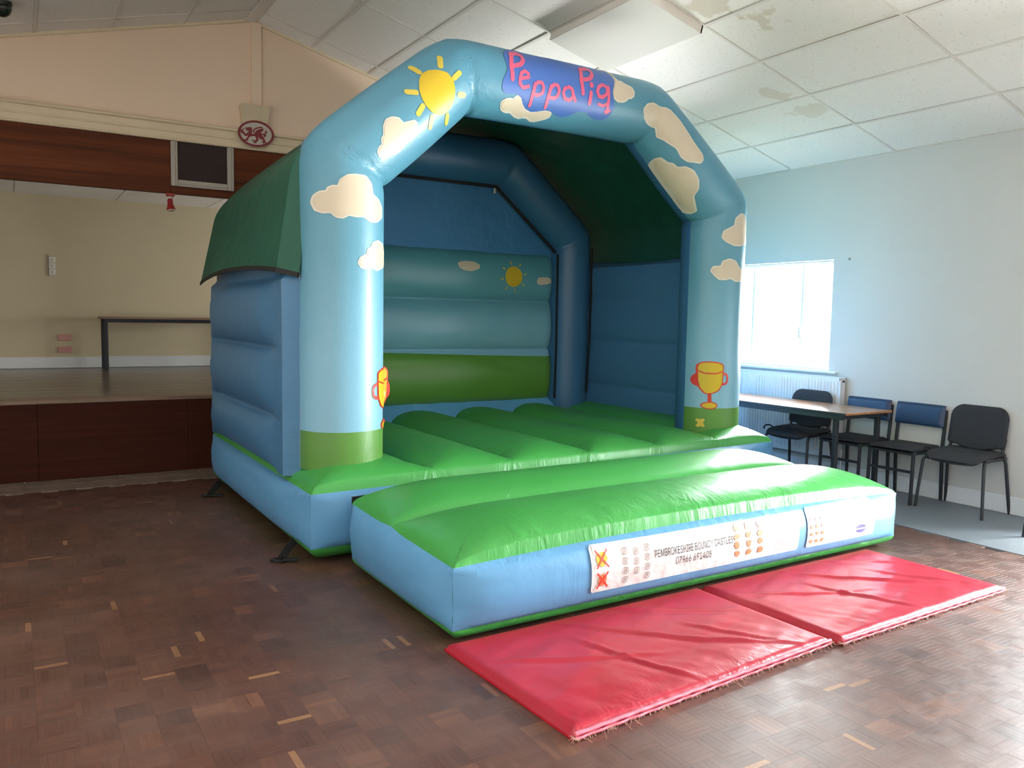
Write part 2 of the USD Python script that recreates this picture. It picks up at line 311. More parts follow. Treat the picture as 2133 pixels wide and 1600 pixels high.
# floor -----------------------------------------------------------------
LINO_X, BORDER_Y = 5.605, 7.62
floor = thing('floor', kind='structure')
obj('subfloor', B(XL-0.3, XW+0.3, YB-0.3, YS+0.02, -0.16, -0.012), 'border_wood', floor)
obj('lino_strip', B(LINO_X+0.004, XW+0.05, YB, YS, -0.03, 0.0015), 'lino', floor, label='grey linoleum strip along the wall')
fb = MB()
for k in range(12):
    fb.box(XL+k*0.7, min(XL+(k+1)*0.7-0.002, LINO_X), BORDER_Y+0.26, YS, -0.02, 0.0, 0.002)
    fb.box(XL+k*0.7, min(XL+(k+1)*0.7-0.002, LINO_X), BORDER_Y, BORDER_Y+0.256, -0.02, 0.0, 0.002)
obj('border_plank', fb, 'border_wood', floor, kind='stuff')
def finger(x0, x1, y0, y1, dz):
    g = 0.00015; x0 += g; x1 -= g; y0 += g; y1 -= g; c = 0.00015
    v = np.array([[x0, y0, -0.006], [x1, y0, -0.006], [x1, y1, -0.006], [x0, y1, -0.006], [x0, y0, dz-c], [x1, y0, dz-c], [x1, y1, dz-c], [x0, y1, dz-c],
                  [x0+c, y0+c, dz], [x1-c, y0+c, dz], [x1-c, y1-c, dz], [x0+c, y1-c, dz]])
    q = []
    for a, b in ((0, 4), (4, 8)):
        for k in range(4): q.append([a+k, a+(k+1) % 4, b+(k+1) % 4, b+k])
    q.append([8, 9, 10, 11]); q = np.array(q)
    return v, np.vstack([q[:, [0, 1, 2]], q[:, [0, 2, 3]]])
def project(p):
    d = np.asarray(p, float)-np.array([0, 0, 1.5]); z = d @ _f
    return 1066.5+FPX*(d @ _r)/z, 800-FPX*(d @ _u)/z, z
fr = np.random.default_rng(11); cand = []
BS, FW = 0.1252, 0.1252/5
nx0, nx1 = math.floor((XL-0.035)/BS), math.ceil((LINO_X-0.035)/BS)
ny0, ny1 = math.floor(0.8/BS), math.ceil(BORDER_Y/BS)
for i in range(nx0, nx1):
    for j in range(ny0, ny1):
        bx, by = 0.035+i*BS, 0.033+j*BS
        blocktone = fr.normal(0, 0.14)
        for k in range(5):
            horiz = (i+j) % 2 == 0
            r = (bx, bx+BS, by+k*FW, by+(k+1)*FW) if horiz else (bx+k*FW, bx+(k+1)*FW, by, by+BS)
            u = fr.random(); t = np.clip(0.45+blocktone+fr.normal(0, 0.075), 0, 0.9)
            if u > 0.992: t = 0.93+0.07*fr.random()
            dz = float(np.clip(fr.normal(0, 0.00012), -0.0008, 0.0006))
            if r[1] > LINO_X or r[0] < XL or r[3] > BORDER_Y: continue
            px, py, z = project(((r[0]+r[1])/2, (r[2]+r[3])/2, 0))
            if z < 0.8 or px < -160 or px > 2290 or py > 1760: continue
            cand.append((r, t, dz, horiz, px, py, z))
def under_mat(r): return 1.62 < (r[0]+r[1])/2 < 4.72 and (r[2]+r[3])/2 > 2.33
vis = [k for k, c in enumerate(cand) if 0 <= c[4] < 2133 and 0 <= c[5] < 1597 and not under_mat(c[0])]
vis.sort(key=lambda k: cand[k][6]); singles = set(vis[:300])
fm, tones = MB(), []
def finger_mesh(c):
    r, t, dz, horiz = c[:4]; v, f = finger(*r, dz)
    uv = (v[:, :2] if horiz else v[:, 1::-1]) + np.array([t*37.0, t*91.0])
    return v, f, uv
for k, c in enumerate(cand):
    v, f, uv = finger_mesh(c)
    if k in singles:
        obj('parquet_finger', trimesh.Trimesh(v, f, process=False), 'parquet', floor, uv=uv, tone=np.full(len(v), c[1]))
    else:
        fm.add(v, f, uv); tones.append(np.full(len(v), c[1]))
obj('parquet', fm, 'parquet', floor, kind='stuff', tone=np.concatenate(tones))

# right-hand wall with its windows -----------------------------------------------------
wallp = sbox(YB-0.3, -0.05, YS+4.6, ZE+0.15)
for (a, b), WZ0 in zip(WINDOWS, SILLS):
    wallp = wallp.difference(sbox(a, WZ0, b, WZ1))
w = extrude(wallp, 0.24); v = np.array(w.vertices)
w = trimesh.Trimesh(np.stack([XW+v[:, 2], v[:, 0], v[:, 1]], 1), w.faces, process=False)
wr = obj('wall_right', w, 'wall_blue', kind='structure')
obj('baseboard_right', B(XW-0.018, XW-0.001, WINDOWS[1][1]+0.05, YS, 0.0, 0.145, 0.006), 'white_gloss', kind='structure')
obj('baseboard_right', B(XW-0.018, XW-0.001, YB, WINDOWS[1][0]-0.05, 0.0, 0.145, 0.006), 'white_gloss', kind='structure')
n = {'t': ('transparent_bsdf', {'color': (0.96, 0.98, 0.98)}), 'g': ('glossy_bsdf', {'roughness': 0.02}), 'f': ('fresnel', {'IOR': 1.45}), 'm': ('mix_closure', {})}
M['pane'] = usdkit.material(stage, LK+'pane', n, [('f.fac', 'm.fac'), ('t.BSDF', 'm.closure1'), ('g.BSDF', 'm.closure2')], surface='m.closure')
for k, (a, b) in enumerate(WINDOWS):
    WZ0 = SILLS[k]; wn = thing('door_1' if k == 1 else f'window_{1+k//2}', kind='structure', loc=(XW+0.12, a, WZ0))
    x0, x1 = XW+0.10, XW+0.16; t = 0.032
    fm2 = MB().box(x0, x1, a, b, WZ0, WZ0+t, 0.006).box(x0, x1, a, b, WZ1-t, WZ1, 0.006).box(x0, x1, a, a+t, WZ0+t, WZ1-t, 0.006).box(x0, x1, b-t, b, WZ0+t, WZ1-t, 0.006)
    obj('window_frame', fm2, 'white_paint', wn)
    edges = [a, a+0.43, b-0.43, b] if k != 1 else [a, (a+b)/2, b]
    for y in edges[1:-1]:
        obj('mullion', B(x0+0.003, x1-0.003, y-0.014, y+0.014, WZ0+t, WZ1-t, 0.005), 'white_paint', wn)
    for y0, y1 in zip(edges[:-1], edges[1:]):
        obj('pane', B(x0+0.022, x0+0.028, y0+0.02, y1-0.02, WZ0+t-0.01, WZ1-t+0.01), 'pane', wn)
    if k == 1: continue
    obj('window_handle', MB().box(x0-0.02, x0, a+0.415, a+0.445, WZ0+0.30, WZ0+0.34, 0.004).box(x0-0.03, x0-0.018, a+0.422, a+0.438, WZ0+0.30, WZ0+0.42, 0.004), 'steel', wn)
    obj('window_sill', B(XW-0.045, XW+0.10, a-0.11, b+0.11, WZ0-0.022, WZ0+0.004, 0.006), 'white_gloss', wn)
for y, z in ((4.928, 2.103), (4.95, 1.60)):
    pass

# other walls
obj('wall_left', B(XL-0.2, XL, YB-0.3, YS+0.1, -0.05, zc(XL)+0.2), 'wall_white', kind='structure')
obj('baseboard_left', B(XL, XL+0.02, YB, YS, 0.0, 0.145, 0.006), 'white_gloss', kind='structure')
obj('wall_back', B(XL-0.2, XW+0.2, YB-0.2, YB, -0.05, ZR+0.2), 'wall_white', kind='structure')
# proscenium wall: gable with the stage opening
OX0, OX1, OZ0, OZ1 = -2.3, 6.3, 0.0, 3.047
gable = Polygon([(XL-0.1, -0.05), (XW+0.1, -0.05), (XW+0.1, zc(XW+0.1)+0.12), (XR, ZR+0.12), (XL-0.1, zc(XL-0.1)+0.12)]).difference(sbox(OX0, -0.1, OX1, OZ1))
wst = place_xz(extrude(gable, 0.16), YS+0.16)
obj('wall_stage', wst, 'wall_peach', kind='structure')
# cream beam across the gable, with its mouldings, and the batten up to the ridge
tb = MB().box(XL, XW, YS-0.045, YS, 3.050, 3.205, 0.006).box(XL, XW, YS-0.075, YS, 3.195, 3.222, 0.008).box(XL, XW, YS-0.055, YS, 3.120, 3.135, 0.004).box(XL, XW, YS-0.060, YS, 3.046, 3.064, 0.006)
obj('trim_1', tb, 'trim_cream', kind='structure')
obj('trim_2', B(2.005, 2.10, YS-0.03, YS, 3.43, ZR-0.02, 0.004), 'wall_peach', kind='structure')
obj('trim_3', MB().tm(bar((XR, YS-0.012, ZR-0.006), (XW, YS-0.012, ZE-0.006), 0.02, 0.03)).tm(bar((XR, YS-0.012, ZR-0.006), (XL, YS-0.012, zc(XL)-0.006), 0.02, 0.03)), 'trim_cream', kind='structure')

# stage --------------------------------------------------------------------------------
SH, SB = 0.707, 12.42
st = thing('stage', 'raised wooden stage with a dark red-brown boarded front', 'stage', (2.0, YS, 0))
edges = np.linspace(OX0+0.004, OX1-0.004, 8)
for a, b in zip(edges[:-1], edges[1:]):
    obj('front_panel', B(a+0.001, b-0.001, YS-0.03, YS-0.005, 0.0, SH-0.035, 0.002), 'wood_stage_front', st)
obj('nosing', B(OX0+0.004, OX1-0.004, YS-0.045, YS+0.26, SH-0.035, SH, 0.006), 'wood_nosing', st, label='paler board along the stage edge')
ys = np.arange(YS+0.262, SB, 0.118)
for k, y in enumerate(ys):
    obj('floorboard', B(OX0+0.004, OX1-0.004, y, min(y+0.1165, SB-0.024), SH-0.025, SH-0.001+0.0006*math.sin(k*2.3), 0.0012), 'wood_stage_floor', st)
obj('substructure', B(OX0+0.004, OX1-0.004, YS-0.0045, SB-0.002, 0.0, SH-0.036), 'void', st)
obj('wall_stage_back', B(OX0-0.1, OX1+0.1, SB+0.002, SB+0.1, -0.05, 3.15), 'wall_cream', kind='structure')
obj('wall_stage_left', B(OX0-0.1, OX0, YS+0.16, SB, 0.5, 3.1), 'wall_cream', kind='structure')
swp = sbox(YS+0.16, -0.05, SB, 3.1).difference(sbox(9.4, 1.05, 11.4, 2.05)); w = extrude(swp, 0.1); v = np.array(w.vertices)
obj('wall_stage_right', trimesh.Trimesh(np.stack([OX1+v[:, 2], v[:, 0], v[:, 1]], 1), w.faces, process=False), 'wall_cream', kind='structure')
obj('window_3', B(OX1+0.04, OX1+0.048, 9.38, 11.42, 1.03, 2.07), 'pane', kind='structure')
obj('baseboard_stage', B(OX0+0.004, OX1-0.004, SB-0.02, SB, SH+0.001, 0.86, 0.006), 'white_gloss', kind='structure')
cs = MB()
for k in range(8):
    for j in range(5):
        cs.box(OX0+0.004+k*1.18, OX0+0.004+k*1.18+1.172, YS+0.17+j*0.86, YS+0.17+j*0.86+0.852, 2.985, 3.0, 0.003)
obj('ceiling_stage', cs.box(OX0-0.1, OX1+0.1, YS+0.15, SB+0.1, 3.0, 3.06), 'tile_white', kind='structure')

# pelmet over the opening: varnished boards with a framed dark panel
pel = thing('stage_pelmet', 'dark varnished wooden pelmet boards hanging above the stage opening', 'pelmet', (2.0, YS-0.02, 2.566))
obj('board', B(OX0+0.004, 1.270, YS-0.030, YS+0.05, 2.574, 3.045, 0.003), 'wood_pelmet', pel)
obj('board', B(1.830, OX1-0.004, YS-0.030, YS+0.05, 2.574, 3.045, 0.003), 'wood_pelmet', pel)
obj('board', B(1.271, 1.829, YS-0.030, YS+0.05, 2.574, 2.639, 0.003), 'wood_pelmet', pel)
obj('inset_panel', B(1.31, 1.79, YS-0.022, YS+0.02, 2.66, 3.045), 'panel_maroon', pel, label='square dark maroon panel in a cream frame')
for (a, b, c, d) in ((1.271, 1.330, 2.640, 3.045), (1.770, 1.829, 2.640, 3.045), (1.331, 1.769, 2.640, 2.700)):
    mb = MB().box(a, b, YS-0.050, YS+0.02, c, d, 0.005)
    fr1 = obj('frame_rail', mb, 'frame_grey', pel)
    obj('bead', B(a+0.018, a+0.036, YS-0.058, YS-0.049, c, d, 0.004) if b-a < 0.1 else B(a, b, YS-0.058, YS-0.049, c+0.018, c+0.036, 0.004), 'frame_grey', fr1)

# sign, white box behind it, spotlight, plates --------------------------------------------
DR = [('p', [(1.9185, 3.2289), (1.9279, 3.2377), (1.9429, 3.2378), (1.958, 3.2447), (1.9787, 3.2463), (1.985, 3.2378), (1.9831, 3.1886), (1.9761, 3.167), (1.9572, 3.1627), (1.9348, 3.1711), (1.9387, 3.1885), (1.9538, 3.1961), (1.9577, 3.2116), (1.9427, 3.2134), (1.9314, 3.2081), (1.9284, 3.2134), (1.9428, 3.2228), (1.9316, 3.2262)], np.float64(0.0)), ('p', [(1.9613, 3.1971), (1.9875, 3.1836), (2.0103, 3.1884), (2.0292, 3.1947), (2.0597, 3.2024), (2.0787, 3.1973), (2.0824, 3.1751), (2.0976, 3.1618), (2.1051, 3.14), (2.0974, 3.1352), (2.086, 3.149), (2.0593, 3.1494), (2.0442, 3.1664), (2.0253, 3.1715), (1.9912, 3.1671), (1.9685, 3.1604)], np.float64(0.0)), ('p', [(2.0103, 3.1903), (2.0597, 3.1967), (2.075, 3.2082), (2.0655, 3.2088), (2.0789, 3.2238), (2.0904, 3.2254), (2.0867, 3.2362), (2.1002, 3.2494), (2.0753, 3.2442), (2.0486, 3.2349), (2.0256, 3.2187), (2.0142, 3.204)], np.float64(0.0)), ('l', [(1.999, 3.2039), (2.0003, 3.2191), (2.0144, 3.2361), (2.0373, 3.2485), (2.0601, 3.2554), (2.0792, 3.256)], np.float64(0.0103)), ('l', [(1.9386, 3.1716), (1.9235, 3.1678), (1.9088, 3.1846), (1.8977, 3.1962)], np.float64(0.0159)), ('l', [(1.8977, 3.1962), (1.8793, 3.2162)], np.float64(0.0075)), ('l', [(1.8977, 3.1962), (1.9035, 3.2232)], np.float64(0.0075)), ('l', [(1.8977, 3.1962), (1.8772, 3.1991)], np.float64(0.0075)), ('l', [(1.8977, 3.1962), (1.8864, 3.1835)], np.float64(0.0075)), ('l', [(1.961, 3.1651), (1.9458, 3.1425), (1.9325, 3.1239)], np.float64(0.014)), ('l', [(1.9325, 3.1239), (1.9044, 3.1222)], np.float64(0.0065)), ('l', [(1.9325, 3.1239), (1.9155, 3.1067)], np.float64(0.0065)), ('l', [(1.9231, 3.1227), (1.9475, 3.122)], np.float64(0.0065)), ('l', [(2.0253, 3.1715), (2.0327, 3.1536), (2.0364, 3.1389), (2.0211, 3.1219)], np.float64(0.0187)), ('l', [(2.0211, 3.1219), (1.9871, 3.1289)], np.float64(0.0075)), ('l', [(2.0211, 3.1219), (2.0001, 3.1041)], np.float64(0.0075)), ('l', [(2.0173, 3.1214), (2.0209, 3.1067)], np.float64(0.0075)), ('l', [(2.0746, 3.1589), (2.0975, 3.1428), (2.1031, 3.1246)], np.float64(0.0168)), ('l', [(2.1031, 3.1246), (2.0782, 3.1252)], np.float64(0.0065)), ('l', [(2.1031, 3.1246), (2.0915, 3.1079)], np.float64(0.0065)), ('l', [(2.1031, 3.1246), (2.1222, 3.1174)], np.float64(0.0065)), ('l', [(2.0787, 3.1973), (2.0979, 3.1979), (2.1139, 3.1886), (2.1092, 3.1766), (2.0985, 3.1771), (2.1001, 3.1944), (2.1133, 3.2094), (2.1191, 3.2253)], np.float64(0.0075)), ('p', [(2.1076, 3.2143), (2.1325, 3.2119), (2.1135, 3.236)], np.float64(0.0))]
sg = thing('dragon_sign', 'oval white sign with a red dragon and red rim on the cream beam', 'sign', (2.024, YS-0.10, 3.19))
ell = affinity.rotate(affinity.scale(Point(2.024, 3.192).buffer(1.0, 48), 0.171, 0.124), 4.0)
obj('plate', place_xz(extrude(ell, 0.014), YS-0.082), 'sign_white', sg)
rim = affinity.scale(ell, 0.985, 0.985).difference(affinity.scale(ell, 0.87, 0.835))
obj('rim', place_xz(extrude(rim, 0.005), YS-0.0955), 'sign_red', sg)
dg = []
for kind, pts, wd in DR:
    dg.append(Polygon(pts).buffer(0) if kind == 'p' else LineString(pts).buffer(wd/2, 4))
obj('dragon', place_xz(extrude(unary_union(dg).buffer(0.0006).simplify(0.0004), 0.005), YS-0.0955), 'sign_red', sg, label='red heraldic dragon walking, wing raised')
bx = thing('wall_box', 'small blank cream wedge-shaped box on the wall above the oval sign', 'box', (2.02, YS-0.05, 3.29))
pv = np.array([[1.885, YS-0.13, 3.452], [2.150, YS-0.13, 3.452], [2.150, YS, 3.452], [1.885, YS, 3.452], [1.91, YS-0.05, 3.275], [2.145, YS-0.05, 3.275], [2.145, YS, 3.275], [1.91, YS, 3.275]])
obj('box_shell', trimesh.convex.convex_hull(pv), 'trim_cream', bx)
obj('box_back_plate', B(1.90, 2.14, YS-0.004, YS-0.001, 3.27, 3.46), 'trim_cream', bx)
sp = thing('spotlight', 'small red spotlight hanging under the stage pelmet', 'lamp', (1.258, YS-0.03, 2.42))
obj('mount', B(1.228, 1.300, YS-0.05, YS+0.0, 2.545, 2.574, 0.006), 'lamp_red', sp)
obj('yoke_arm', MB().tube([(1.24, YS-0.03, 2.548), (1.236, YS-0.035, 2.53), (1.246, YS-0.04, 2.510)], 0.004, 6), 'steel', sp)
obj('yoke_arm', MB().tube([(1.278, YS-0.03, 2.548), (1.282, YS-0.035, 2.53), (1.272, YS-0.04, 2.510)], 0.004, 6), 'steel', sp)
body = MB().tube([(1.258, YS-0.045, 2.520), (1.258, YS-0.047, 2.500), (1.259, YS-0.052, 2.470), (1.261, YS-0.058, 2.448), (1.263, YS-0.064, 2.418)], [0.018, 0.024, 0.024, 0.030, 0.041], 16)
obj('lamp_body', body, 'lamp_red', sp, smooth=40)
obj('lamp_face', MB().tube([(1.2632, YS-0.0645, 2.4165), (1.2635, YS-0.0655, 2.411)], [0.036, 0.034], 16), 'lamp_face', sp)
for z0, nm in ((1.118, 'upper'), (0.955, 'lower')):
    s = thing('wall_socket', f'pale red double wall socket on the stage wall, the {nm} of two', 'socket', (0.585, SB-0.01, z0-0.04))
    obj('plate', B(0.507, 0.668, SB-0.012, SB-0.001, z0-0.042, z0+0.042, 0.004), 'socket_pink', s)
    for xs_ in (0.548, 0.612): obj('switch', B(xs_, xs_+0.012, SB-0.015, SB-0.0115, z0+0.012, z0+0.026, 0.001), 'print_rose', s)
s = thing('switch_plate', 'tall cream switch plate with three sections on the stage wall', 'switch', (0.465, SB-0.01, 1.94))
for k in range(3):
    pl = obj('section', B(0.428, 0.505, SB-0.016, SB-0.001, 1.945+k*0.082, 1.945+k*0.082+0.074, 0.003), 'white_paint', s)
    obj('rocker', B(0.452, 0.478, SB-0.021, SB-0.015, 1.965+k*0.082, 1.998+k*0.082, 0.002), 'trim_cream', pl)
obj('channel', B(0.420, 0.4265, SB-0.012, SB-0.001, 1.93, 2.21, 0.001), 'print_grey', s)
t2 = thing('trestle_table', 'long low-sheen wooden table standing on the stage against the wall', 'table', (1.9, 12.05, SH))
obj('tabletop', B(0.985, 2.83, 11.80, 12.34, SH+0.672, SH+0.700, 0.004), 'wood_stage_table', t2)
for y in (11.825, 12.295): obj('apron', B(1.065, 2.745, y, y+0.02, SH+0.628, SH+0.672, 0.003), 'metal_dark', t2)
for x, y in ((1.04, 11.84), (1.04, 12.28), (2.77, 11.84), (2.77, 12.28)):
    obj('leg', B(x-0.022, x+0.022, y-0.022, y+0.022, SH, SH+0.672, 0.004), 'metal_dark', t2)

# ceiling ------------------------------------------------------------------------------
ce = thing('ceiling', kind='structure')
deck = place_xz(extrude(Polygon([(XL-0.3, zc(XL-0.3)+0.05), (XR, ZR+0.05), (XW+0.3, zc(XW+0.3)+0.05), (XW+0.3, zc(XW)+0.25), (XR, ZR+0.35), (XL-0.3, zc(XL)+0.35)]), YS-YB+0.5), YS+0.2)
obj('roof_deck', deck, 'void', ce)
YL = [-5.0, -3.65, -2.48, -1.31, -0.14, 1.03, 2.18, 3.33, 4.51, 5.65, 6.73, 7.82, 8.112]
XLr = [2.0+0.0+0.593*k for k in range(0, 9)]; XLr[0] = 2.0
grid, nrm = MB(), {}
cr = np.random.default_rng(5)
def on_ceiling(P, side):
    """(across, along, down) -> world, on the slope; across = horizontal distance from the ridge"""
    P = np.asarray(P, float); a = math.atan(SLOPE)
    return np.stack([XR+side*(P[:, 0]-P[:, 2]*math.sin(a)*1.0), P[:, 1], ZR-SLOPE*P[:, 0]-P[:, 2]*math.cos(a)], 1)
LIGHT = (3, 8)           # the tile taken by the light panel (right-hand slope)
for side in (1, -1):
    wid = [0.593*k for k in range(9)]
    for i in range(8):
        for j in range(len(YL)-1):
            e4 = cr.uniform(0.0100, 0.0130, 4); a0, a1, y0, y1 = wid[i]+e4[0], wid[i+1]-e4[1], YL[j]+e4[2], YL[j+1]-e4[3]
            if side == 1 and (i, j) == LIGHT: continue
            if YL[j+1] < 0.5:
                continue
            sag = cr.uniform(-0.002, 0.003, 4); th = 0.014
            d = np.array([[a0, y0, -0.006+sag[0]], [a1, y0, -0.006+sag[1]], [a1, y1, -0.006+sag[2]], [a0, y1, -0.006+sag[3]]])
            top = d-np.array([0, 0, th]); P = on_ceiling(np.vstack([d, top]), side)
            m = trimesh.convex.convex_hull(P)
            st_ = side == 1 and (i, j) in ((3, 7), (4, 7), (5, 8), (6, 8))
            obj('ceiling_tile', m, 'tile_stained' if st_ else 'tile_white', ce)
    far = [(a, b) for a, b in zip(YL[:-1], YL[1:]) if b < 0.5]
    P = on_ceiling(np.array([[0, YB, -0.004], [4.75, YB, -0.004], [4.75, 1.03, -0.004], [0, 1.03, -0.004]]), side)
    grid.add(P, np.array([[0, 1, 2], [0, 2, 3]]))
    for wv in wid[1:]:
        P = on_ceiling(np.array([[wv-0.012, YB, 0], [wv+0.012, YB, 0], [wv+0.012, YS, 0], [wv-0.012, YS, 0], [wv-0.012, YB, -0.004], [wv+0.012, YB, -0.004], [wv+0.012, YS, -0.004], [wv-0.012, YS, -0.004]]), side)
        grid.tm(trimesh.convex.convex_hull(P))
    for yv in YL[1:-1]:
        P = on_ceiling(np.array([[0, yv-0.012, -0.0005], [4.75, yv-0.012, -0.0005], [4.75, yv+0.012, -0.0005], [0, yv+0.012, -0.0005], [0, yv-0.012, -0.004], [4.75, yv-0.012, -0.004], [4.75, yv+0.012, -0.004], [0, yv+0.012, -0.004]]), side)
        grid.tm(trimesh.convex.convex_hull(P))
grid.tm(bar((XR, YB, ZR-0.004), (XR, YS, ZR-0.004), 0.16, 0.012, up=(1, 0, 0)) if False else bevel_box(XR-0.05, XR+0.05, YB, YS, ZR-0.022, ZR-0.008, 0.003))
obj('ceiling_grid', grid, 't_bar', ce)
i, j = LIGHT
lp = thing('ceiling_light', 'unlit white box light panel dropped slightly below the ceiling tiles', 'light', (XR+0.593*3.5, (YL[j]+YL[j+1])/2, zc(XR+0.593*3.5)-0.06))
a0, a1, y0, y1 = 0.593*i+0.006, 0.593*(i+1)-0.006, YL[j]+0.006, YL[j+1]-0.006
def slab(a0, a1, y0, y1, d0, d1): return trimesh.convex.convex_hull(on_ceiling(np.array([[a, y, d] for a in (a0, a1) for y in (y0, y1) for d in (d0, d1)]), 1))
obj('housing', MB().tm(slab(a0, a1, y0, y0+0.012, -0.003, 0.058)).tm(slab(a0, a1, y1-0.012, y1, -0.003, 0.058)).tm(slab(a0, a0+0.012, y0, y1, -0.003, 0.058)).tm(slab(a1-0.012, a1, y0, y1, -0.003, 0.058)), 't_bar', lp)
obj('diffuser', slab(a0+0.004, a1-0.004, y0+0.004, y1-0.004, 0.050, 0.060), 'diffuser', lp)
cd = thing('ceiling_dome', 'black dome fitting on the ceiling in the upper left corner', 'fitting', (-0.010, 7.28, zc(0.0)))
zz = zc(0.0)
obj('base_ring', MB().tube([(-0.010, 7.28, zz+0.0), (-0.006, 7.28, zz-0.022)], [0.075, 0.072], 24), 'plastic_black', cd)
dm = trimesh.creation.icosphere(3, 0.066); dm.apply_scale([1, 1, 1.05]); dm.apply_translation([-0.004, 7.28, zz-0.03])
obj('dome', dm, 'glass_dark', cd, smooth=True)

# ================================================================== THE INFLATABLE
def SH_(P):               # the whole inflatable stands very slightly turned to the room
    P = np.array(P, float); P[..., 1] += 0.017*(P[..., 0]-1.6); return P
def mitre_rings(pts, y, r, nphi, phi0, phi1, per=0.03, pucker=0.016, closed=True):
    """tube round a polyline in the xz-plane, mitred and pinched at its bends. Returns grid (n, nphi, 3) and uv."""
    pts = np.asarray(pts, float); n = len(pts)
    d = np.diff(pts, axis=0); L = np.linalg.norm(d, axis=1); d = d/L[:, None]
    nrm = np.stack([-d[:, 1], d[:, 0]], 1)          # left of the direction of travel (outside for a left-to-right arch)
    off = np.zeros((n, 2)); off[0], off[-1] = nrm[0], nrm[-1]
    for k in range(1, n-1):
        b = nrm[k-1]+nrm[k]; off[k] = b/(b @ nrm[k])
    phi = np.linspace(phi0, phi1, nphi); rows, U, s0 = [], [], 0.0
    seams = np.concatenate([[0], np.cumsum(L)])
    for k in range(n-1):
        m = max(2, int(L[k]/per)); ts = np.linspace(0, 1, m+1)[:(m+1 if k == n-2 else m)]
        for t in ts:
            s = s0+t*L[k]; c = pts[k]*(1-t)+pts[k+1]*t; o = off[k]*(1-t)+off[k+1]*t
            dd = np.min(np.abs(s-seams[1:-1])) if n > 2 else 9; de = min(s, seams[-1]-s)
            rr = (r(s/seams[-1]) if callable(r) else r)*(1-pucker*2.2*math.exp(-(dd/0.035)**2)) 
            ca, sa = np.cos(phi), np.sin(phi); oc = 1-np.clip(ca, 0, 1)*0.075*math.exp(-(dd/0.10)**2)
            rows.append(np.stack([c[0]+rr*ca*o[0]*oc, y-rr*sa, c[1]+rr*ca*o[1]*oc], 1))
            U.append(np.stack([phi*0.26, np.full(nphi, math.exp(-dd/0.10)+0.7*math.exp(-de/0.10)+0.03)], 1))
        s0 += L[k]
    return np.array(rows), np.array(U)
LEGX0, LEGX1 = 1.805, 5.145
FA = [(LEGX0, 0.52), (LEGX0, 2.445), (2.60, 3.125), (4.30, 3.125), (LEGX1, 2.445), (LEGX1, 0.52)]
FR = lambda t: 0.272-0.030*math.exp(-((t-0.5)/0.16)**4)
YA = 5.05

castle = thing('bouncy_castle', 'large blue and green inflatable bouncy castle with a green roof and printed arch', 'bouncy castle', (3.5, 5.2, 0.0))
# --- base -------------------------------------------------------------------------------
X0, X1, Y0, Y1 = 1.465, 5.51, 4.62, 7.36
ZB = 0.105
def seam_z(x): return 0.435+0.045*(x-X0)/(X1-X0)
perim = []
def edge(p, q, n): return [np.array(p)*(1-t)+np.array(q)*t for t in np.linspace(0, 1, n, endpoint=False)]
def side_strip(c, z_lo, z_hi, bulge, ncol=60, nrow=18, corner=0.22, flat=0.35):
    """bulging side faces round a rectangle c = (x0, x1, y0, y1); z_lo, z_hi functions of (x, y). uv.y is the pucker"""
    x0, x1, y0, y1 = c; out = []
    for p, q, nn in (((x0, y0), (x1, y0), (0, -1)), ((x1, y0), (x1, y1), (1, 0)), ((x1, y1), (x0, y1), (0, 1)), ((x0, y1), (x0, y0), (-1, 0))):
        L = math.dist(p, q); k = max(12, int(L/0.035)); t = np.linspace(0, 1, k+1); s = np.linspace(0, 1, nrow+1)
        T, S = np.meshgrid(t, s, indexing='ij'); X = p[0]*(1-T)+q[0]*T; Y = p[1]*(1-T)+q[1]*T
        dc = np.minimum(T, 1-T)*L; env = 1-np.exp(-dc/corner)
        bl = bulge*np.sqrt(np.clip(1-(2*S-1)**2, 0, 1))*env
        bl = bl + 0.012*nz(np.stack([X, Y, S], -1), 3.0, 3)*np.sin(PI*S)
        Z = z_lo(X, Y)*(1-S)+z_hi(X, Y)*S
        P = np.stack([X+nn[0]*bl, Y+nn[1]*bl, Z], -1)
        along = T*L; pk = np.exp(-(1-S)*(0.36)/0.07)*0.9+np.exp(-S*0.36/0.07)*0.7+0.04
        out.append((P, np.stack([along, pk], -1)))
    return out
mb = MB()
for P, U in side_strip((X0, X1, Y0, Y1), lambda x, y: ZB+0*x, lambda x, y: seam_z(x)+0*y, 0.092):
    mb.grid(SH_(P), U)
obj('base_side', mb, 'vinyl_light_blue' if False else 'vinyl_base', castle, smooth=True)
# green bed of six tubes
nu, nv = 331, 230
u = np.linspace(X0, X1, nu); vv = np.linspace(0, 1, nv)**1.25; vv = Y0+(Y1-Y0)*vv
XX, YY = np.meshgrid(u, vv, indexing='ij')
def edge_f(d, r): d = np.clip(d/r, 0, 1); return np.sqrt(1-(1-d)**2)
cre = [1.42, 2.27, 2.89, 3.56, 4.22, 4.86, 5.56]
fr_t = np.zeros_like(XX)
for a, b in zip(cre[:-1], cre[1:]):
    m = (XX >= a) & (XX <= b); fr_t[m] = (2*(XX[m]-a)/(b-a)-1)
T_ = np.sqrt(np.clip(1-fr_t**2, 0, 1))**0.85
dF, dB, dS = YY-Y0, Y1-YY, np.minimum(XX-X0, X1-XX)
E_ = edge_f(dF, 0.34)*edge_f(dS, 0.30)*edge_f(dB+0.05, 0.2)
T2 = 1-(1-T_)*np.clip((dF-0.03)/0.22, 0, 1)**0.8
ZZ = seam_z(XX)+0.012+E_*(0.155*T2-0.02)+0.004*nz(np.stack([XX, YY, 0*XX], -1), 6, 8)
gap = np.clip(np.minimum(np.minimum(dF, dS), dB)/0.02, 0, 1); ZZ = seam_z(XX)*(1-gap)+ZZ*gap
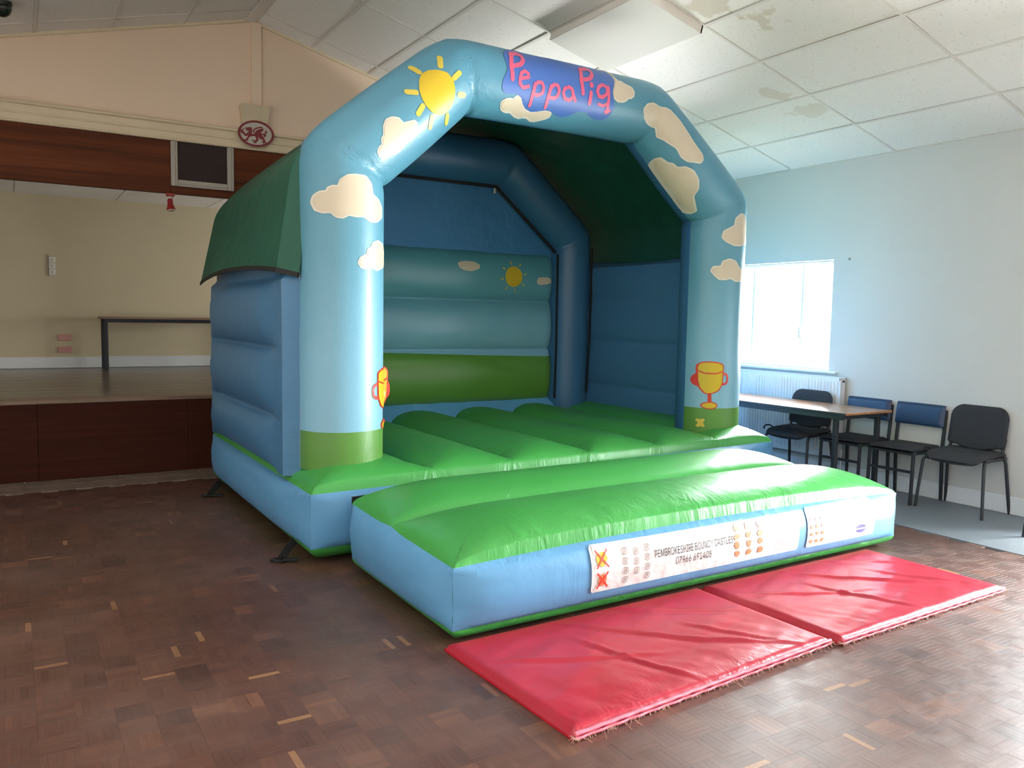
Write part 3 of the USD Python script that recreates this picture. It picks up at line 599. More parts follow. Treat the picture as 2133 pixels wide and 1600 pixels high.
nearc = np.min(np.abs(XX[..., None]-np.array(cre[1:-1])), -1)
pk = np.exp(-np.abs(dF)/0.10)*(0.35+0.9*np.exp(-nearc/0.12))+np.exp(-dS/0.08)*0.6+0.6*np.exp(-nearc/0.07)*np.exp(-dF/0.35)+0.03
along = np.where(dF < dS, XX, YY)
obj('bed', MB().grid(SH_(np.stack([XX, YY, ZZ], -1)), np.stack([along, pk], -1)), 'vinyl_green', castle, smooth=True, label='green floor of six inflated tubes')
mb = MB()
sq = np.linspace(0, 1, 9)
cs_ = ((X0, X1, Y0, Y1))
ring = np.array(edge((X0, Y0), (X1, Y0), 80)+edge((X1, Y0), (X1, Y1), 60)+edge((X1, Y1), (X0, Y1), 80)+edge((X0, Y1), (X0, Y0), 60))
cx_, cy_ = (X0+X1)/2, (Y0+Y1)/2
R3 = []
for s in sq:
    ins = 0.24*(1-math.cos(s*PI/2))
    sx, sy = 1-ins/((X1-X0)/2), 1-ins/((Y1-Y0)/2)
    R3.append(np.stack([cx_+(ring[:, 0]-cx_)*sx, cy_+(ring[:, 1]-cy_)*sy, np.full(len(ring), max(0.003, ZB*(1-math.sin(s*PI/2))))], 1))
R3.append(np.tile([[cx_, cy_, 0.003]], (len(ring), 1)))
R3 = np.array(R3)
mb.grid(SH_(R3), np.stack([np.tile(np.arange(len(ring))*0.045, (len(R3), 1)), np.tile(np.exp(-np.arange(len(R3))/3.0)[:, None], (1, len(ring)))], -1), cv=True)
obj('base_underside', mb, 'vinyl_green', castle, smooth=True)
# --- front arch ---------------------------------------------------------------------------
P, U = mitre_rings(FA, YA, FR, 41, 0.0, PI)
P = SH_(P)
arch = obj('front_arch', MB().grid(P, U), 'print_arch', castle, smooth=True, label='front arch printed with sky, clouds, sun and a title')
PV = P.reshape(-1, 3)
surf = LinearNDInterpolator(PV[:, [0, 2]], PV[:, 1])
Pb, Ub = mitre_rings(FA, YA, FR, 41, PI, 2*PI)
obj('arch_back', MB().grid(SH_(Pb), Ub), 'vinyl_blue', arch, smooth=True, label='plain blue back of the arch')
pp = np.concatenate([P[:110, 40][::-1], P[:110, 0]])
for col, side in ((0, 0),):
    for sd in (0, 1):
        pts = P[:, col]+np.array([0, -0.004, 0]); pts = pts[(pts[:, 2] < 2.32) & ((pts[:, 0] < 3) == (sd == 0))]
        obj('piping', MB().tube(pts, 0.0042, 5), 'piping_white', arch)
def decal(name, poly, m, parent, surf, lift=0.0025, step=0.035, label=None):
    """flat print lying on a curved surface: polygon in (x, z), surf gives y"""
    polys = [g for g in getattr(poly, 'geoms', [poly]) if g.geom_type == 'Polygon' and g.area > 1e-7]
    mb = MB()
    for g in polys:
        g = g.simplify(0.0012)
        v, f = trimesh.creation.triangulate_polygon(g, engine='earcut')
        v3 = np.column_stack([v, np.zeros(len(v))])
        v3, f = trimesh.remesh.subdivide_to_size(v3, f, step, max_iter=8)
        mb.add(v3, f)
    t = mb.mesh(); xz = np.array(t.vertices)[:, :2]
    e = 0.004
    y = surf(xz); ok = ~np.isnan(y)
    if not ok.all():
        from scipy.spatial import cKDTree
        kd = cKDTree(surf.points); _, k = kd.query(xz[~ok]); xz[~ok] = surf.points[k]; y[~ok] = surf.values[k, 0]
    gx = np.nan_to_num((surf(xz+[e, 0])-surf(xz-[e, 0]))/(2*e)); gz = np.nan_to_num((surf(xz+[0, e])-surf(xz-[0, e]))/(2*e))
    nn = np.stack([gx, -np.ones(len(gx)), gz], 1); nn /= np.linalg.norm(nn, axis=1, keepdims=True)
    v = np.stack([xz[:, 0], y, xz[:, 1]], 1)+nn*lift
    return obj(name, trimesh.Trimesh(v, np.array(t.faces)[:, ::-1] if False else t.faces, process=False), m, parent, smooth=True, label=label)
def PG(p):
    p = np.array(p)
    for _ in range(2):
        q = np.roll(p, -1, axis=0); p = np.stack([p*0.87+q*0.13, p*0.13+q*0.87], 1).reshape(-1, 2)
    return Polygon(p).buffer(0).buffer(0.004).buffer(-0.004)
def strokes(lines): return unary_union([(LineString(l) if len(l) > 1 else Point(l[0])).buffer(w/2, 6) for l, w in lines])
D = {'c1': [(1.57, 2.174), (1.579, 2.211), (1.605, 2.233), (1.638, 2.235), (1.646, 2.258), (1.674, 2.269), (1.698, 2.266), (1.712, 2.308), (1.753, 2.336), (1.801, 2.343), (1.866, 2.342), (1.907, 2.305), (1.92, 2.238), (1.971, 2.215), (2.006, 2.171), (2.008, 2.113), (1.955, 2.076), (1.903, 2.073), (1.857, 2.099), (1.802, 2.095), (1.758, 2.102), (1.726, 2.081), (1.686, 2.086), (1.661, 2.113), (1.619, 2.11), (1.586, 2.124)], 'c2': [(1.946, 2.497), (1.956, 2.527), (1.977, 2.543), (1.971, 2.58), (1.987, 2.601), (1.986, 2.658), (2.005, 2.701), (2.042, 2.719), (2.083, 2.72), (2.115, 2.691), (2.164, 2.709), (2.193, 2.721), (2.216, 2.708), (2.217, 2.674), (2.207, 2.645), (2.188, 2.609), (2.136, 2.581), (2.129, 2.553), (2.096, 2.524), (2.064, 2.502), (2.038, 2.505), (2.026, 2.478), (1.985, 2.465), (1.958, 2.477)], 'c3': [(1.82, 1.817), (1.834, 1.845), (1.868, 1.863), (1.879, 1.868), (1.884, 1.897), (1.915, 1.915), (1.926, 1.943), (1.97, 1.959), (2.017, 1.946), (2.044, 1.9), (2.041, 1.808), (1.956, 1.776), (1.915, 1.793), (1.879, 1.781), (1.838, 1.788)], 'c4': [(2.89, 2.945), (2.886, 2.962), (2.91, 2.979), (2.943, 2.986), (2.968, 2.984), (2.98, 3.003), (2.999, 3.011), (3.018, 3.008), (3.041, 2.978), (3.074, 2.95), (3.118, 2.938), (3.16, 2.938), (3.2, 2.947), (3.248, 2.96), (3.286, 2.96), (3.307, 2.946), (3.309, 2.931), (3.289, 2.92), (3.259, 2.913), (3.242, 2.906), (3.211, 2.9), (3.182, 2.9), (3.146, 2.91), (3.1, 2.908), (3.088, 2.902), (3.035, 2.907), (2.99, 2.921), (2.961, 2.917), (2.928, 2.92), (2.902, 2.931)], 'c5': [(3.704, 3.317), (3.767, 3.345), (3.823, 3.348), (3.86, 3.33), (3.863, 3.282), (3.887, 3.253), (3.911, 3.259), (3.95, 3.237), (4.0, 3.226), (4.016, 3.196), (4.006, 3.161), (3.977, 3.14), (3.955, 3.14), (3.939, 3.121), (3.902, 3.103), (3.855, 3.1), (3.815, 3.121), (3.804, 3.16), (3.824, 3.208), (3.847, 3.258), (3.845, 3.3), (3.82, 3.328), (3.754, 3.324)], 'splodge': [(2.904, 3.303), (2.955, 3.334), (3.03, 3.348), (3.079, 3.331), (3.179, 3.322), (3.306, 3.347), (3.448, 3.348), (3.594, 3.348), (3.71, 3.349), (3.743, 3.328), (3.817, 3.332), (3.842, 3.295), (3.844, 3.249), (3.824, 3.208), (3.804, 3.16), (3.816, 3.104), (3.83, 3.056), (3.818, 3.011), (3.791, 2.979), (3.742, 2.96), (3.691, 2.959), (3.636, 2.972), (3.587, 2.991), (3.53, 2.989), (3.489, 2.971), (3.448, 2.947), (3.399, 2.938), (3.343, 2.946), (3.289, 2.96), (3.248, 2.96), (3.2, 2.947), (3.14, 2.937), (3.084, 2.949), (3.047, 2.974), (3.024, 3.004), (2.987, 3.019), (2.948, 3.018), (2.906, 3.009), (2.869, 3.021), (2.854, 3.049), (2.858, 3.094), (2.886, 3.141), (2.894, 3.175), (2.885, 3.22), (2.882, 3.262)], 'letters': [([(2.95, 3.288), (2.924, 3.199), (2.931, 3.106)], np.float64(0.0325)), ([(2.951, 3.285), (3.009, 3.303), (3.037, 3.285), (3.036, 3.252), (3.006, 3.217), (2.963, 3.201), (2.929, 3.193)], np.float64(0.0311)), ([(2.99, 3.117), (3.062, 3.139), (3.058, 3.164), (3.032, 3.175), (3.004, 3.158), (2.989, 3.116), (2.995, 3.083), (3.023, 3.065), (3.063, 3.08)], np.float64(0.0243)), ([(3.118, 3.105), (3.107, 3.036), (3.109, 2.973)], np.float64(0.0257)), ([(3.113, 3.089), (3.138, 3.119), (3.172, 3.121), (3.188, 3.095), (3.186, 3.058), (3.157, 3.038), (3.115, 3.038)], np.float64(0.0243)), ([(3.251, 3.11), (3.237, 3.044), (3.239, 2.978)], np.float64(0.0257)), ([(3.247, 3.094), (3.275, 3.125), (3.306, 3.125), (3.322, 3.094), (3.314, 3.056), (3.289, 3.038), (3.243, 3.038)], np.float64(0.0243)), ([(3.43, 3.121), (3.402, 3.129), (3.366, 3.112), (3.358, 3.079), (3.381, 3.048), (3.421, 3.044), (3.447, 3.071), (3.434, 3.112)], np.float64(0.0243)), ([(3.436, 3.112), (3.45, 3.077), (3.471, 3.048)], np.float64(0.0243)), ([(3.542, 3.285), (3.518, 3.196), (3.53, 3.106)], np.float64(0.0311)), ([(3.542, 3.285), (3.616, 3.307), (3.642, 3.285), (3.635, 3.254), (3.601, 3.221), (3.553, 3.206), (3.525, 3.203)], np.float64(0.0298)), ([(3.609, 3.181), (3.609, 3.174)], np.float64(0.0365)), ([(3.602, 3.123), (3.6, 3.089), (3.599, 3.05)], np.float64(0.0298)), ([(3.751, 3.182), (3.714, 3.197), (3.675, 3.175), (3.659, 3.137), (3.676, 3.108), (3.71, 3.106), (3.746, 3.134), (3.755, 3.179)], np.float64(0.0257)), ([(3.764, 3.185), (3.766, 3.13), (3.768, 3.075), (3.768, 3.025)], np.float64(0.0257)), ([(3.76, 3.073), (3.729, 3.05), (3.68, 3.056)], np.float64(0.0203)), ([(3.752, 3.018), (3.773, 3.011), (3.795, 3.03)], np.float64(0.0176))], 'sun': [(2.24, 2.985), (2.264, 3.032), (2.311, 3.061), (2.37, 3.071), (2.432, 3.062), (2.474, 3.017), (2.49, 2.962), (2.491, 2.905), (2.47, 2.844), (2.436, 2.81), (2.392, 2.787), (2.331, 2.788), (2.28, 2.818), (2.247, 2.86), (2.231, 2.919)], 'rays': [[(2.4, 3.155), (2.392, 3.099)], [(2.221, 3.073), (2.251, 3.042)], [(2.154, 2.897), (2.21, 2.899)], [(2.251, 2.819), (2.22, 2.769)], [(2.325, 2.765), (2.321, 2.708)], [(2.453, 2.8), (2.461, 2.765)], [(2.517, 3.071), (2.48, 3.034)], [(2.527, 2.939), (2.567, 2.946)]], 'c6': [(4.109, 3.083), (4.144, 3.123), (4.205, 3.138), (4.262, 3.119), (4.329, 3.121), (4.378, 3.108), (4.469, 3.05), (4.556, 2.966), (4.624, 2.892), (4.717, 2.812), (4.725, 2.773), (4.698, 2.746), (4.639, 2.752), (4.584, 2.751), (4.523, 2.783), (4.473, 2.841), (4.397, 2.874), (4.358, 2.895), (4.299, 2.913), (4.271, 2.979), (4.183, 2.991), (4.134, 3.026)], 'c7': [(4.386, 2.73), (4.365, 2.764), (4.391, 2.77), (4.444, 2.736), (4.484, 2.729), (4.527, 2.7), (4.582, 2.709), (4.656, 2.683), (4.714, 2.622), (4.738, 2.554), (4.729, 2.501), (4.788, 2.425), (4.815, 2.394), (4.808, 2.381), (4.766, 2.406), (4.728, 2.432), (4.663, 2.486), (4.618, 2.529), (4.556, 2.577), (4.525, 2.604), (4.485, 2.639), (4.45, 2.672), (4.421, 2.696)], 'c8': [(5.007, 2.185), (5.021, 2.236), (5.062, 2.256), (5.112, 2.284), (5.12, 2.343), (5.182, 2.387), (5.257, 2.375), (5.319, 2.139), (5.258, 2.149), (5.185, 2.125), (5.111, 2.123), (5.041, 2.151)], 'c9': [(4.946, 1.91), (4.959, 1.944), (5.008, 1.945), (5.021, 1.988), (5.074, 2.009), (5.139, 1.992), (5.181, 1.944), (5.265, 1.904), (5.27, 1.843), (5.149, 1.827), (5.09, 1.853), (5.044, 1.841), (4.997, 1.841), (4.967, 1.875)], 'trophy': {'cup': [(4.901, 1.124), (4.919, 1.146), (4.961, 1.151), (5.015, 1.145), (5.053, 1.127), (5.051, 1.05), (5.05, 0.98), (5.023, 0.919), (4.977, 0.893), (4.939, 0.891), (4.913, 0.936), (4.904, 0.997)], 'handles': [[(4.902, 1.052), (4.889, 1.029), (4.889, 0.971), (4.907, 0.952)], [(5.052, 1.063), (5.1, 1.045), (5.097, 0.977), (5.05, 0.966)]], 'stem': [(4.963, 0.892), (4.966, 0.815)], 'rim': [(4.904, 1.076), (4.928, 1.059), (4.997, 1.056), (5.052, 1.073)], 'base': (4.968, 0.788), 'brx': 0.045, 'brz': 0.024, 'cx': 4.976, 'dxl': -2.924}, 'flower': [[(4.909, 0.662), (4.932, 0.615)], [(4.931, 0.664), (4.911, 0.614)]], 'b1': [(3.645, 2.002), (3.676, 2.022), (3.744, 2.03), (3.831, 2.027), (3.892, 1.999), (3.888, 1.961), (3.797, 1.931), (3.711, 1.938), (3.659, 1.966)], 'b2': [(4.56, 1.873), (4.584, 1.905), (4.68, 1.912), (4.739, 1.896), (4.75, 1.856), (4.682, 1.837), (4.605, 1.829), (4.566, 1.841)], 'bsun': (4.282, 1.901, 0.101)}
for k in ('c1', 'c2', 'c3', 'c4', 'c5', 'c6', 'c7', 'c8', 'c9'):
    pc = PG(D[k])
    if k == 'c5' or k == 'c4': pc = pc.difference(PG(D['splodge']))
    decal('cloud_edge', pc.buffer(0.007), 'print_pale', arch, surf, 0.0025); decal('cloud_print', pc.buffer(-0.003), 'print_cream', arch, surf, 0.0045)
decal('sun_print', PG(D['sun']), 'print_yellow', arch, surf, 0.003)
for l in D['rays']: decal('sun_ray', strokes([(l, 0.036)]), 'print_ray', arch, surf, 0.003)
decal('title_panel', PG(D['splodge']), 'print_royal', arch, surf, 0.003, label='wavy-edged royal blue title panel')
for g in strokes([(l, w) for l, w in D['letters']]).geoms: decal('letter', g, 'print_pink', arch, surf, 0.0055)
def chk(p):
    p = np.array(p)
    for _ in range(3): p = np.vstack([p[:1], np.stack([p[:-1]*0.75+p[1:]*0.25, p[:-1]*0.25+p[1:]*0.75], 1).reshape(-1, 2), p[-1:]])
    return p
TR = D['trophy']
def trophy(dx, flip):
    tf = lambda g: affinity.translate(affinity.scale(g, -1 if flip else 1, 1, origin=(TR['cx'], 0)), dx)
    cup = PG(TR['cup']); base = affinity.scale(Point(TR['base']).buffer(1, 16), TR['brx'], TR['brz'])
    red = unary_union([cup.buffer(0.009), strokes([(chk(l), 0.020) for l in TR['handles']]), strokes([(TR['stem'], 0.024)]), base.buffer(0.008)])
    decal('trophy_outline', tf(red), 'print_red', arch, surf, 0.003)
    yel = unary_union([cup.difference(strokes([(TR['rim'], 0.010)])), base])
    for g in tf(yel).geoms: decal('trophy_print', g, 'print_yellow', arch, surf, 0.0055)
trophy(0.0, False); trophy(TR['dxl'], True)
decal('flower_print', strokes([(l, 0.022) for l in D['flower']]), 'print_ray', arch, surf, 0.003)
# --- rear arch ------------------------------------------------------------------------------
RA = [(1.86, 0.52), (1.86, 2.31), (2.70, 3.00), (4.21, 3.00), (5.02, 2.31), (5.02, 0.52)]
YR = 7.02
P2, U2 = mitre_rings(RA, YR, 0.235, 60, 0, 2*PI)
rear = obj('rear_arch', MB().grid(SH_(P2), U2), 'vinyl_blue', castle, smooth=True, label='plain blue rear arch')
# --- side walls -----------------------------------------------------------------------------
ZW0, ZW1 = 0.47, 2.02
baf = [0.47, 0.82, 1.27, 1.72, 2.06]
def lobe(z):
    o = np.zeros_like(z)
    for a, b in zip(baf[:-1], baf[1:]):
        m = (z >= a) & (z <= b); t = 2*(z[m]-a)/(b-a)-1; o[m] = np.sqrt(np.clip(1-t*t, 0, 1))
    return o
for nm, xo, xi, sgn in (('left', 1.43, 1.80, -1), ('right', 5.52, 5.20, 1)):
    y = np.linspace(5.08, 7.20, 90); z = np.linspace(ZW0, ZW1, 90)
    Yg, Zg = np.meshgrid(y, z, indexing='ij')
    endf = sm((Yg-5.08-0.05)/0.45)*sm((7.24-Yg)/0.25)
    out = xo-sgn*0.05*sm((Zg-1.70)/0.06)+sgn*((0.115*lobe(Zg)-0.068)*endf*(1-0.7*sm((Zg-1.70)/0.06))+0.01*nz(np.stack([Yg, Zg, 0*Yg], -1), 3, 5))
    inn = xi-sgn*(0.030*lobe(Zg)*endf)
    dcr = np.min(np.abs(Zg[..., None]-np.array(baf[1:-1])), -1)
    pk = 0.8*np.exp(-(Yg-5.08)/0.16)+0.5*np.exp(-(7.22-Yg)/0.1)+0.35*np.exp(-dcr/0.04)+0.03
    uvo = np.stack([Zg, pk], -1)
    mb = MB().grid(SH_(np.stack([out, Yg, Zg], -1)), uvo, flip=sgn > 0).grid(SH_(np.stack([inn, Yg, Zg], -1)), uvo, flip=sgn < 0)
    # top, front and rear faces
    s = np.linspace(0, 1, 14)
    o1, i1 = np.stack([out[:, -1], Yg[:, -1], Zg[:, -1]], -1), np.stack([inn[:, -1], Yg[:, -1], Zg[:, -1]], -1)
    top = o1[:, None]*(1-s[None, :, None])+i1[:, None]*s[None, :, None]; top[..., 2] += 0.10*np.sin(PI*s)[None]-0.06*np.sin(PI*(y-5.08)/2.12)[:, None]*np.sin(PI*s)[None]
    mb.grid(SH_(top), np.zeros(top.shape[:2]+(2,)))
    for k, fl in ((0, 1), (-1, -1)):
        o1, i1 = np.stack([out[k], Yg[k], Zg[k]], -1), np.stack([inn[k], Yg[k], Zg[k]], -1)
        fc = o1[:, None]*(1-s[None, :, None])+i1[:, None]*s[None, :, None]; fc[..., 1] -= fl*0.05*np.sin(PI*s)[None]
        mb.grid(SH_(fc), np.stack([np.tile(z[:, None], (1, 14)), np.full((90, 14), 0.35)], -1), flip=(fl > 0) == (sgn < 0))
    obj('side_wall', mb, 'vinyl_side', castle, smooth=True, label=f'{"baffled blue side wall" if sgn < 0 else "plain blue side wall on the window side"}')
# --- back wall with its printed scene -----------------------------------------------------------
xb = np.linspace(1.95, 4.80, 150); zb = np.linspace(0.60, 2.15, 120); Xg, Zg = np.meshgrid(xb, zb, indexing='ij')
lb = [0.64, 1.17, 1.66, 2.15]
dep = np.zeros_like(Xg)
for a, b in zip(lb[:-1], lb[1:]):
    m = (Zg >= a) & (Zg <= b); t = 2*(Zg[m]-a)/(b-a)-1; dep[m] = np.sqrt(np.clip(1-t*t, 0, 1))
ends = edge_f(np.minimum(Xg-1.95, 4.80-Xg), 0.12)
Yw = 7.04-0.125*dep*(0.35+0.65*ends)+0.07*(Zg < 0.64)*(0.64-Zg)/0.04
dl = np.min(np.abs(Zg[..., None]-np.array(lb)), -1)
bw = SH_(np.stack([Xg, Yw, Zg], -1))
back = obj('back_wall', MB().grid(bw, np.stack([Xg, 0.55*np.exp(-dl/0.10)*(0.4+0.6*(Zg < 1.0))+0.03], -1)), 'print_wall', castle, smooth=True, label='back wall printed with sky, sun and a grassy hill')
V = bw.reshape(-1, 3); surfb = LinearNDInterpolator(V[:, [0, 2]], V[:, 1])
for k in ('b1', 'b2'):
    decal('cloud_print', PG(D[k]), 'print_cream', back, surfb, 0.004)
sx, sz, sr = D['bsun']
decal('sun_print', Point(sx, sz).buffer(sr, 24), 'print_yellow', back, surfb, 0.004)
for a in np.arange(8)*PI/4+0.2: decal('sun_ray', strokes([([(sx+sr*1.25*math.cos(a), sz+sr*1.25*math.sin(a)), (sx+sr*1.5*math.cos(a), sz+sr*1.5*math.sin(a))], 0.014)]), 'print_ray', back, surfb, 0.004)
# blue skirt between bed and back wall
xs = np.linspace(1.95, 4.85, 120); ts = np.linspace(0, 1, 8); A, T = np.meshgrid(xs, ts, indexing='ij')
sk = np.stack([A, 6.80+0.22*T+0.02*nz(np.stack([A, T, 0*A], -1), 5, 2), 0.50+0.17*T+0.035*np.sin(A*5.2+1)*(1-T)*0+0.025*nz(np.stack([A, T*0.3, 0*A], -1), 7, 4)], -1)
obj('skirt', MB().grid(SH_(sk), np.stack([A, 0.6+0*A], -1)), 'vinyl_light_blue', castle, smooth=True, label='pale blue skirt below the back wall')
# flat sheet that closes the rear arch, edged with black tape
net = Polygon([(1.98, 2.10), (2.13, 2.17), (2.84, 2.765), (4.08, 2.765), (4.83, 2.17), (4.86, 2.10)])
v, f = trimesh.creation.triangulate_polygon(net, engine='earcut'); v3, f = trimesh.remesh.subdivide_to_size(np.column_stack([v, 0*v[:, 0]]), f, 0.06, max_iter=8)
yn = 7.00+0.03*nz(np.stack([v3[:, 0], v3[:, 1], 0*v3[:, 0]], -1), 3.2, 6)
obj('rear_sheet', trimesh.Trimesh(SH_(np.stack([v3[:, 0], yn, v3[:, 1]], 1)), f, process=False), 'net_blue', castle, smooth=True, label='flat blue sheet closing the rear arch')
def strip(a, b, wd, y): return bar(SH_(np.array([a[0], y, a[1]])), SH_(np.array([b[0], y, b[1]])), wd, 0.012, up=(0, 1, 0))
yt = 6.93
obj('tape_and_gap_shade', MB().tm(strip((2.13, 2.165), (2.86, 2.765), 0.030, yt)).tm(strip((2.86, 2.765), (4.07, 2.765), 0.030, yt)).tm(strip((4.07, 2.765), (4.80, 2.165), 0.030, yt)), 'black_web', castle)
obj('tape_and_gap_shade', MB().tm(strip((4.805, 2.15), (4.81, 1.15), 0.022, 6.90)).tm(strip((4.81, 1.15), (4.80, 0.66), 0.022, 6.90)), 'black_web', castle)  # shade put in as a black strip where print panel meets rear pillar
obj('tape_and_gap_shade', MB().tm(strip((5.165, 2.22), (5.160, 1.3), 0.026, 6.79)).tm(strip((5.160, 1.3), (5.13, 0.72), 0.020, 6.79)), 'black_web', castle)  # black strip added for the dark gap between rear pillar and side wall
obj('tie_tag', B(4.045, 4.068, 6.975, 6.985, 2.70, 2.755, 0.003), 'piping_white', castle)
# --- canopy -----------------------------------------------------------------------------------
def chaikin(p, n=3):
    for _ in range(n):
        q = [p[0]]
        for a, b in zip(p[:-1], p[1:]): q += [a*0.8+b*0.2, a*0.2+b*0.8]
        p = np.array(q+[p[-1]])
    return p
def resample(p, n):
    s = np.concatenate([[0], np.cumsum(np.linalg.norm(np.diff(p, axis=0), axis=1))]); t = np.linspace(0, s[-1], n)
    return np.stack([np.interp(t, s, p[:, k]) for k in range(p.shape[1])], 1)
def halves(h): m = [(6.95-x, z) for x, z in h[::-1]]; return np.array(list(h)+m)
cf = resample(chaikin(halves([(1.400, 1.780), (1.450, 2.15), (1.500, 2.53), (2.49, 3.365)])), 160)
cb = resample(chaikin(halves([(1.365, 1.76), (1.43, 2.05), (1.51, 2.42), (2.60, 3.30)])), 160)
vq = np.concatenate([np.linspace(0, 0.045, 9), np.linspace(0.07, 1, 51)]); C = np.zeros((160, 60, 3)); sw = np.linspace(0, 1, 160)
mid = cf*0.5+cb*0.5; tg = np.gradient(mid, axis=0); tg /= np.linalg.norm(tg, axis=1, keepdims=True); nin = np.stack([tg[:, 1], -tg[:, 0]], 1)
for k, t in enumerate(vq):
    c = cf*(1-t)+cb*t; hang = np.exp(-np.minimum(sw, 1-sw)/0.05)
    sag = 0.035*math.sin(PI*t)**0.8*(1-hang)-0.035*hang*math.sin(PI*t)
    y = 5.005+t*2.255
    q = np.stack([c[:, 0], np.full(160, y), c[:, 1]], 1); wr_ = 0.06*nz(np.stack([q[:, 0], q[:, 1]*1.6+q[:, 2]*1.2, q[:, 2]*0.9-q[:, 1]*0.5], 1), 2.4, 9, 4)*math.sin(PI*min(1, t*1.0+0.02))
    disp = sag+wr_*(1-hang)+0.12*(1-sm(t/0.030))
    q[:, 0] += nin[:, 0]*disp; q[:, 2] += nin[:, 1]*disp
    q[:, 2] += hang*(0.05*math.sin(PI*t)**0.7)-(hang*0.01)
    C[:, k] = SH_(q)
mb = MB().grid(C); C2 = C.copy(); C2[..., 0] += nin[:, None, 0]*0.004; C2[..., 2] += nin[:, None, 1]*0.004
mb.grid(C2, flip=True)
can = obj('canopy', mb, 'canopy_green', castle, smooth=True, label='dark green fabric roof hanging over both sides')
for k in (0, -1):
    ln = C[k]; mbh = MB(); w_ = 0.030
    up = ln-np.array([0, 0, 0]); lo = ln-np.array([0, 0, w_])+np.array([(-0.006 if k == 0 else 0.006), 0, 0])
    ofs = np.array([(-0.005 if k == 0 else 0.005), 0, 0])
    mbh.grid(np.stack([up+ofs, lo+ofs], 1)); mbh.grid(np.stack([up-ofs, lo-ofs], 1), flip=True); mbh.grid(np.stack([lo+ofs, lo-ofs], 1))
    obj('hem', mbh, 'black_web', can, label='black webbing hem')
# --- front step --------------------------------------------------------------------------------
SX0, SX1, SY0, SY1 = 1.655, 5.03, 3.165, 4.44
ZS0 = 0.075
def stz(x, y): return 0.368+0.036*(1-(2*(x-SX0)/(SX1-SX0)-1)**2)*np.exp(-(y-SY0)/0.5)+0.03*(y-SY0)/(SY1-SY0)+0.012*np.exp(-((y-3.88)/0.1)**2)
mb = MB()
for P, U in side_strip((SX0, SX1, SY0, SY1), lambda x, y: ZS0+0*x, lambda x, y: stz(x, y), 0.075, corner=0.10):
    mb.grid(SH_(P), U)
    if len(mb.v) == 1: stepfront = SH_(P)
obj('step_side', mb, 'vinyl_base', castle, smooth=True, label='pale blue sides of the front step')
u = np.linspace(SX0, SX1, 260); v_ = np.linspace(SY0, SY1, 130); XX, YY = np.meshgrid(u, v_, indexing='ij')
lob = np.zeros_like(XX)
for a, b in ((SY0-0.02, 3.87), (3.87, SY1+0.06)):
    m = (YY >= a) & (YY <= b); t = 2*(YY[m]-a)/(b-a)-1; lob[m] = np.sqrt(np.clip(1-t*t, 0, 1))
dS = np.minimum(XX-SX0, SX1-XX); dFt, dBk = YY-SY0, SY1-YY
Ee = edge_f(dS, 0.55)
ZZ = stz(XX, YY)+Ee*lob*0.145+0.004*nz(np.stack([XX, YY, 0*XX], -1), 6, 12)*np.clip(np.minimum(dS, dFt)/0.03, 0, 1)
ZZ = np.where(dFt < 0.001, stz(XX, YY), ZZ)
pk = 1.15*np.exp(-dFt/0.15)+0.5*np.exp(-dS/0.06)+0.35*np.exp(-np.abs(YY-3.87)/0.05)+0.03
obj('step_top', MB().grid(SH_(np.stack([XX, YY, ZZ], -1)), np.stack([np.where(dFt < dS, XX, YY), pk], -1)), 'vinyl_green', castle, smooth=True, label='green top of the front step, two lobes')
ring = np.array(edge((SX0, SY0), (SX1, SY0), 90)+edge((SX1, SY0), (SX1, SY1), 40)+edge((SX1, SY1), (SX0, SY1), 90)+edge((SX0, SY1), (SX0, SY0), 40)); cx_, cy_ = (SX0+SX1)/2, (SY0+SY1)/2
R3 = []
for s in sq:
    ins = 0.15*(1-math.cos(s*PI/2)); sx_, sy_ = 1-ins/((SX1-SX0)/2), 1-ins/((SY1-SY0)/2)
    R3.append(np.stack([cx_+(ring[:, 0]-cx_)*sx_, cy_+(ring[:, 1]-cy_)*sy_, np.full(len(ring), max(0.004, ZS0*(1-math.sin(s*PI/2))))], 1))
R3.append(np.tile([[cx_, cy_, 0.004]], (len(ring), 1))); R3 = np.array(R3)
obj('step_underside', MB().grid(SH_(R3), np.stack([np.tile(np.arange(len(ring))*0.04, (len(R3), 1)), np.tile(np.exp(-np.arange(len(R3))/4.0)[:, None], (1, len(ring)))], -1), cv=True), 'vinyl_green', castle, smooth=True)
obj('velcro_strip', MB().tm(bar(SH_(np.array([1.67, 4.485, 0.392])), SH_(np.array([3.3, 4.500, 0.425])), 0.075, 0.010, up=(0, 1, 0))), 'black_web', castle, label='black fastening strip between base and step')
# seams: thin raised welts along the lower edges
def welt(pts, r, m, nm='seam'): return obj(nm, MB().tube(SH_(np.array(pts)), r, 6), m, castle)
# banners on the step's front
V = stepfront.reshape(-1, 3); surfs = LinearNDInterpolator(V[:, [0, 2]], V[:, 1])
def rounded(x0, x1, z0, z1, r=0.02): return sbox(x0+r, z0+r, x1-r, z1-r).buffer(r, 6)
def tpoly(text, x, z, width, height):
    m = meshkit.text_mesh(text, height, 0.002); v = np.array(m.vertices); f = m.faces[np.abs(m.face_normals[:, 2]) > 0.9]
    top = v[:, 2] > 0.001; keep = f[top[f].all(1)]
    polys = [Polygon(v[t][:, :2]) for t in keep]; g = unary_union([p.buffer(1e-5) for p in polys if p.area > 1e-10])
    b = g.bounds; g = affinity.translate(g, -b[0], 0); g = affinity.scale(g, width/(b[2]-b[0]), 1, origin=(0, 0)); return affinity.translate(g, x, z)
ba = decal('banner', rounded(2.385, 3.945, 0.150, 0.378), 'banner_white', castle, surfs, 0.005, label='long white hire banner across the step front')
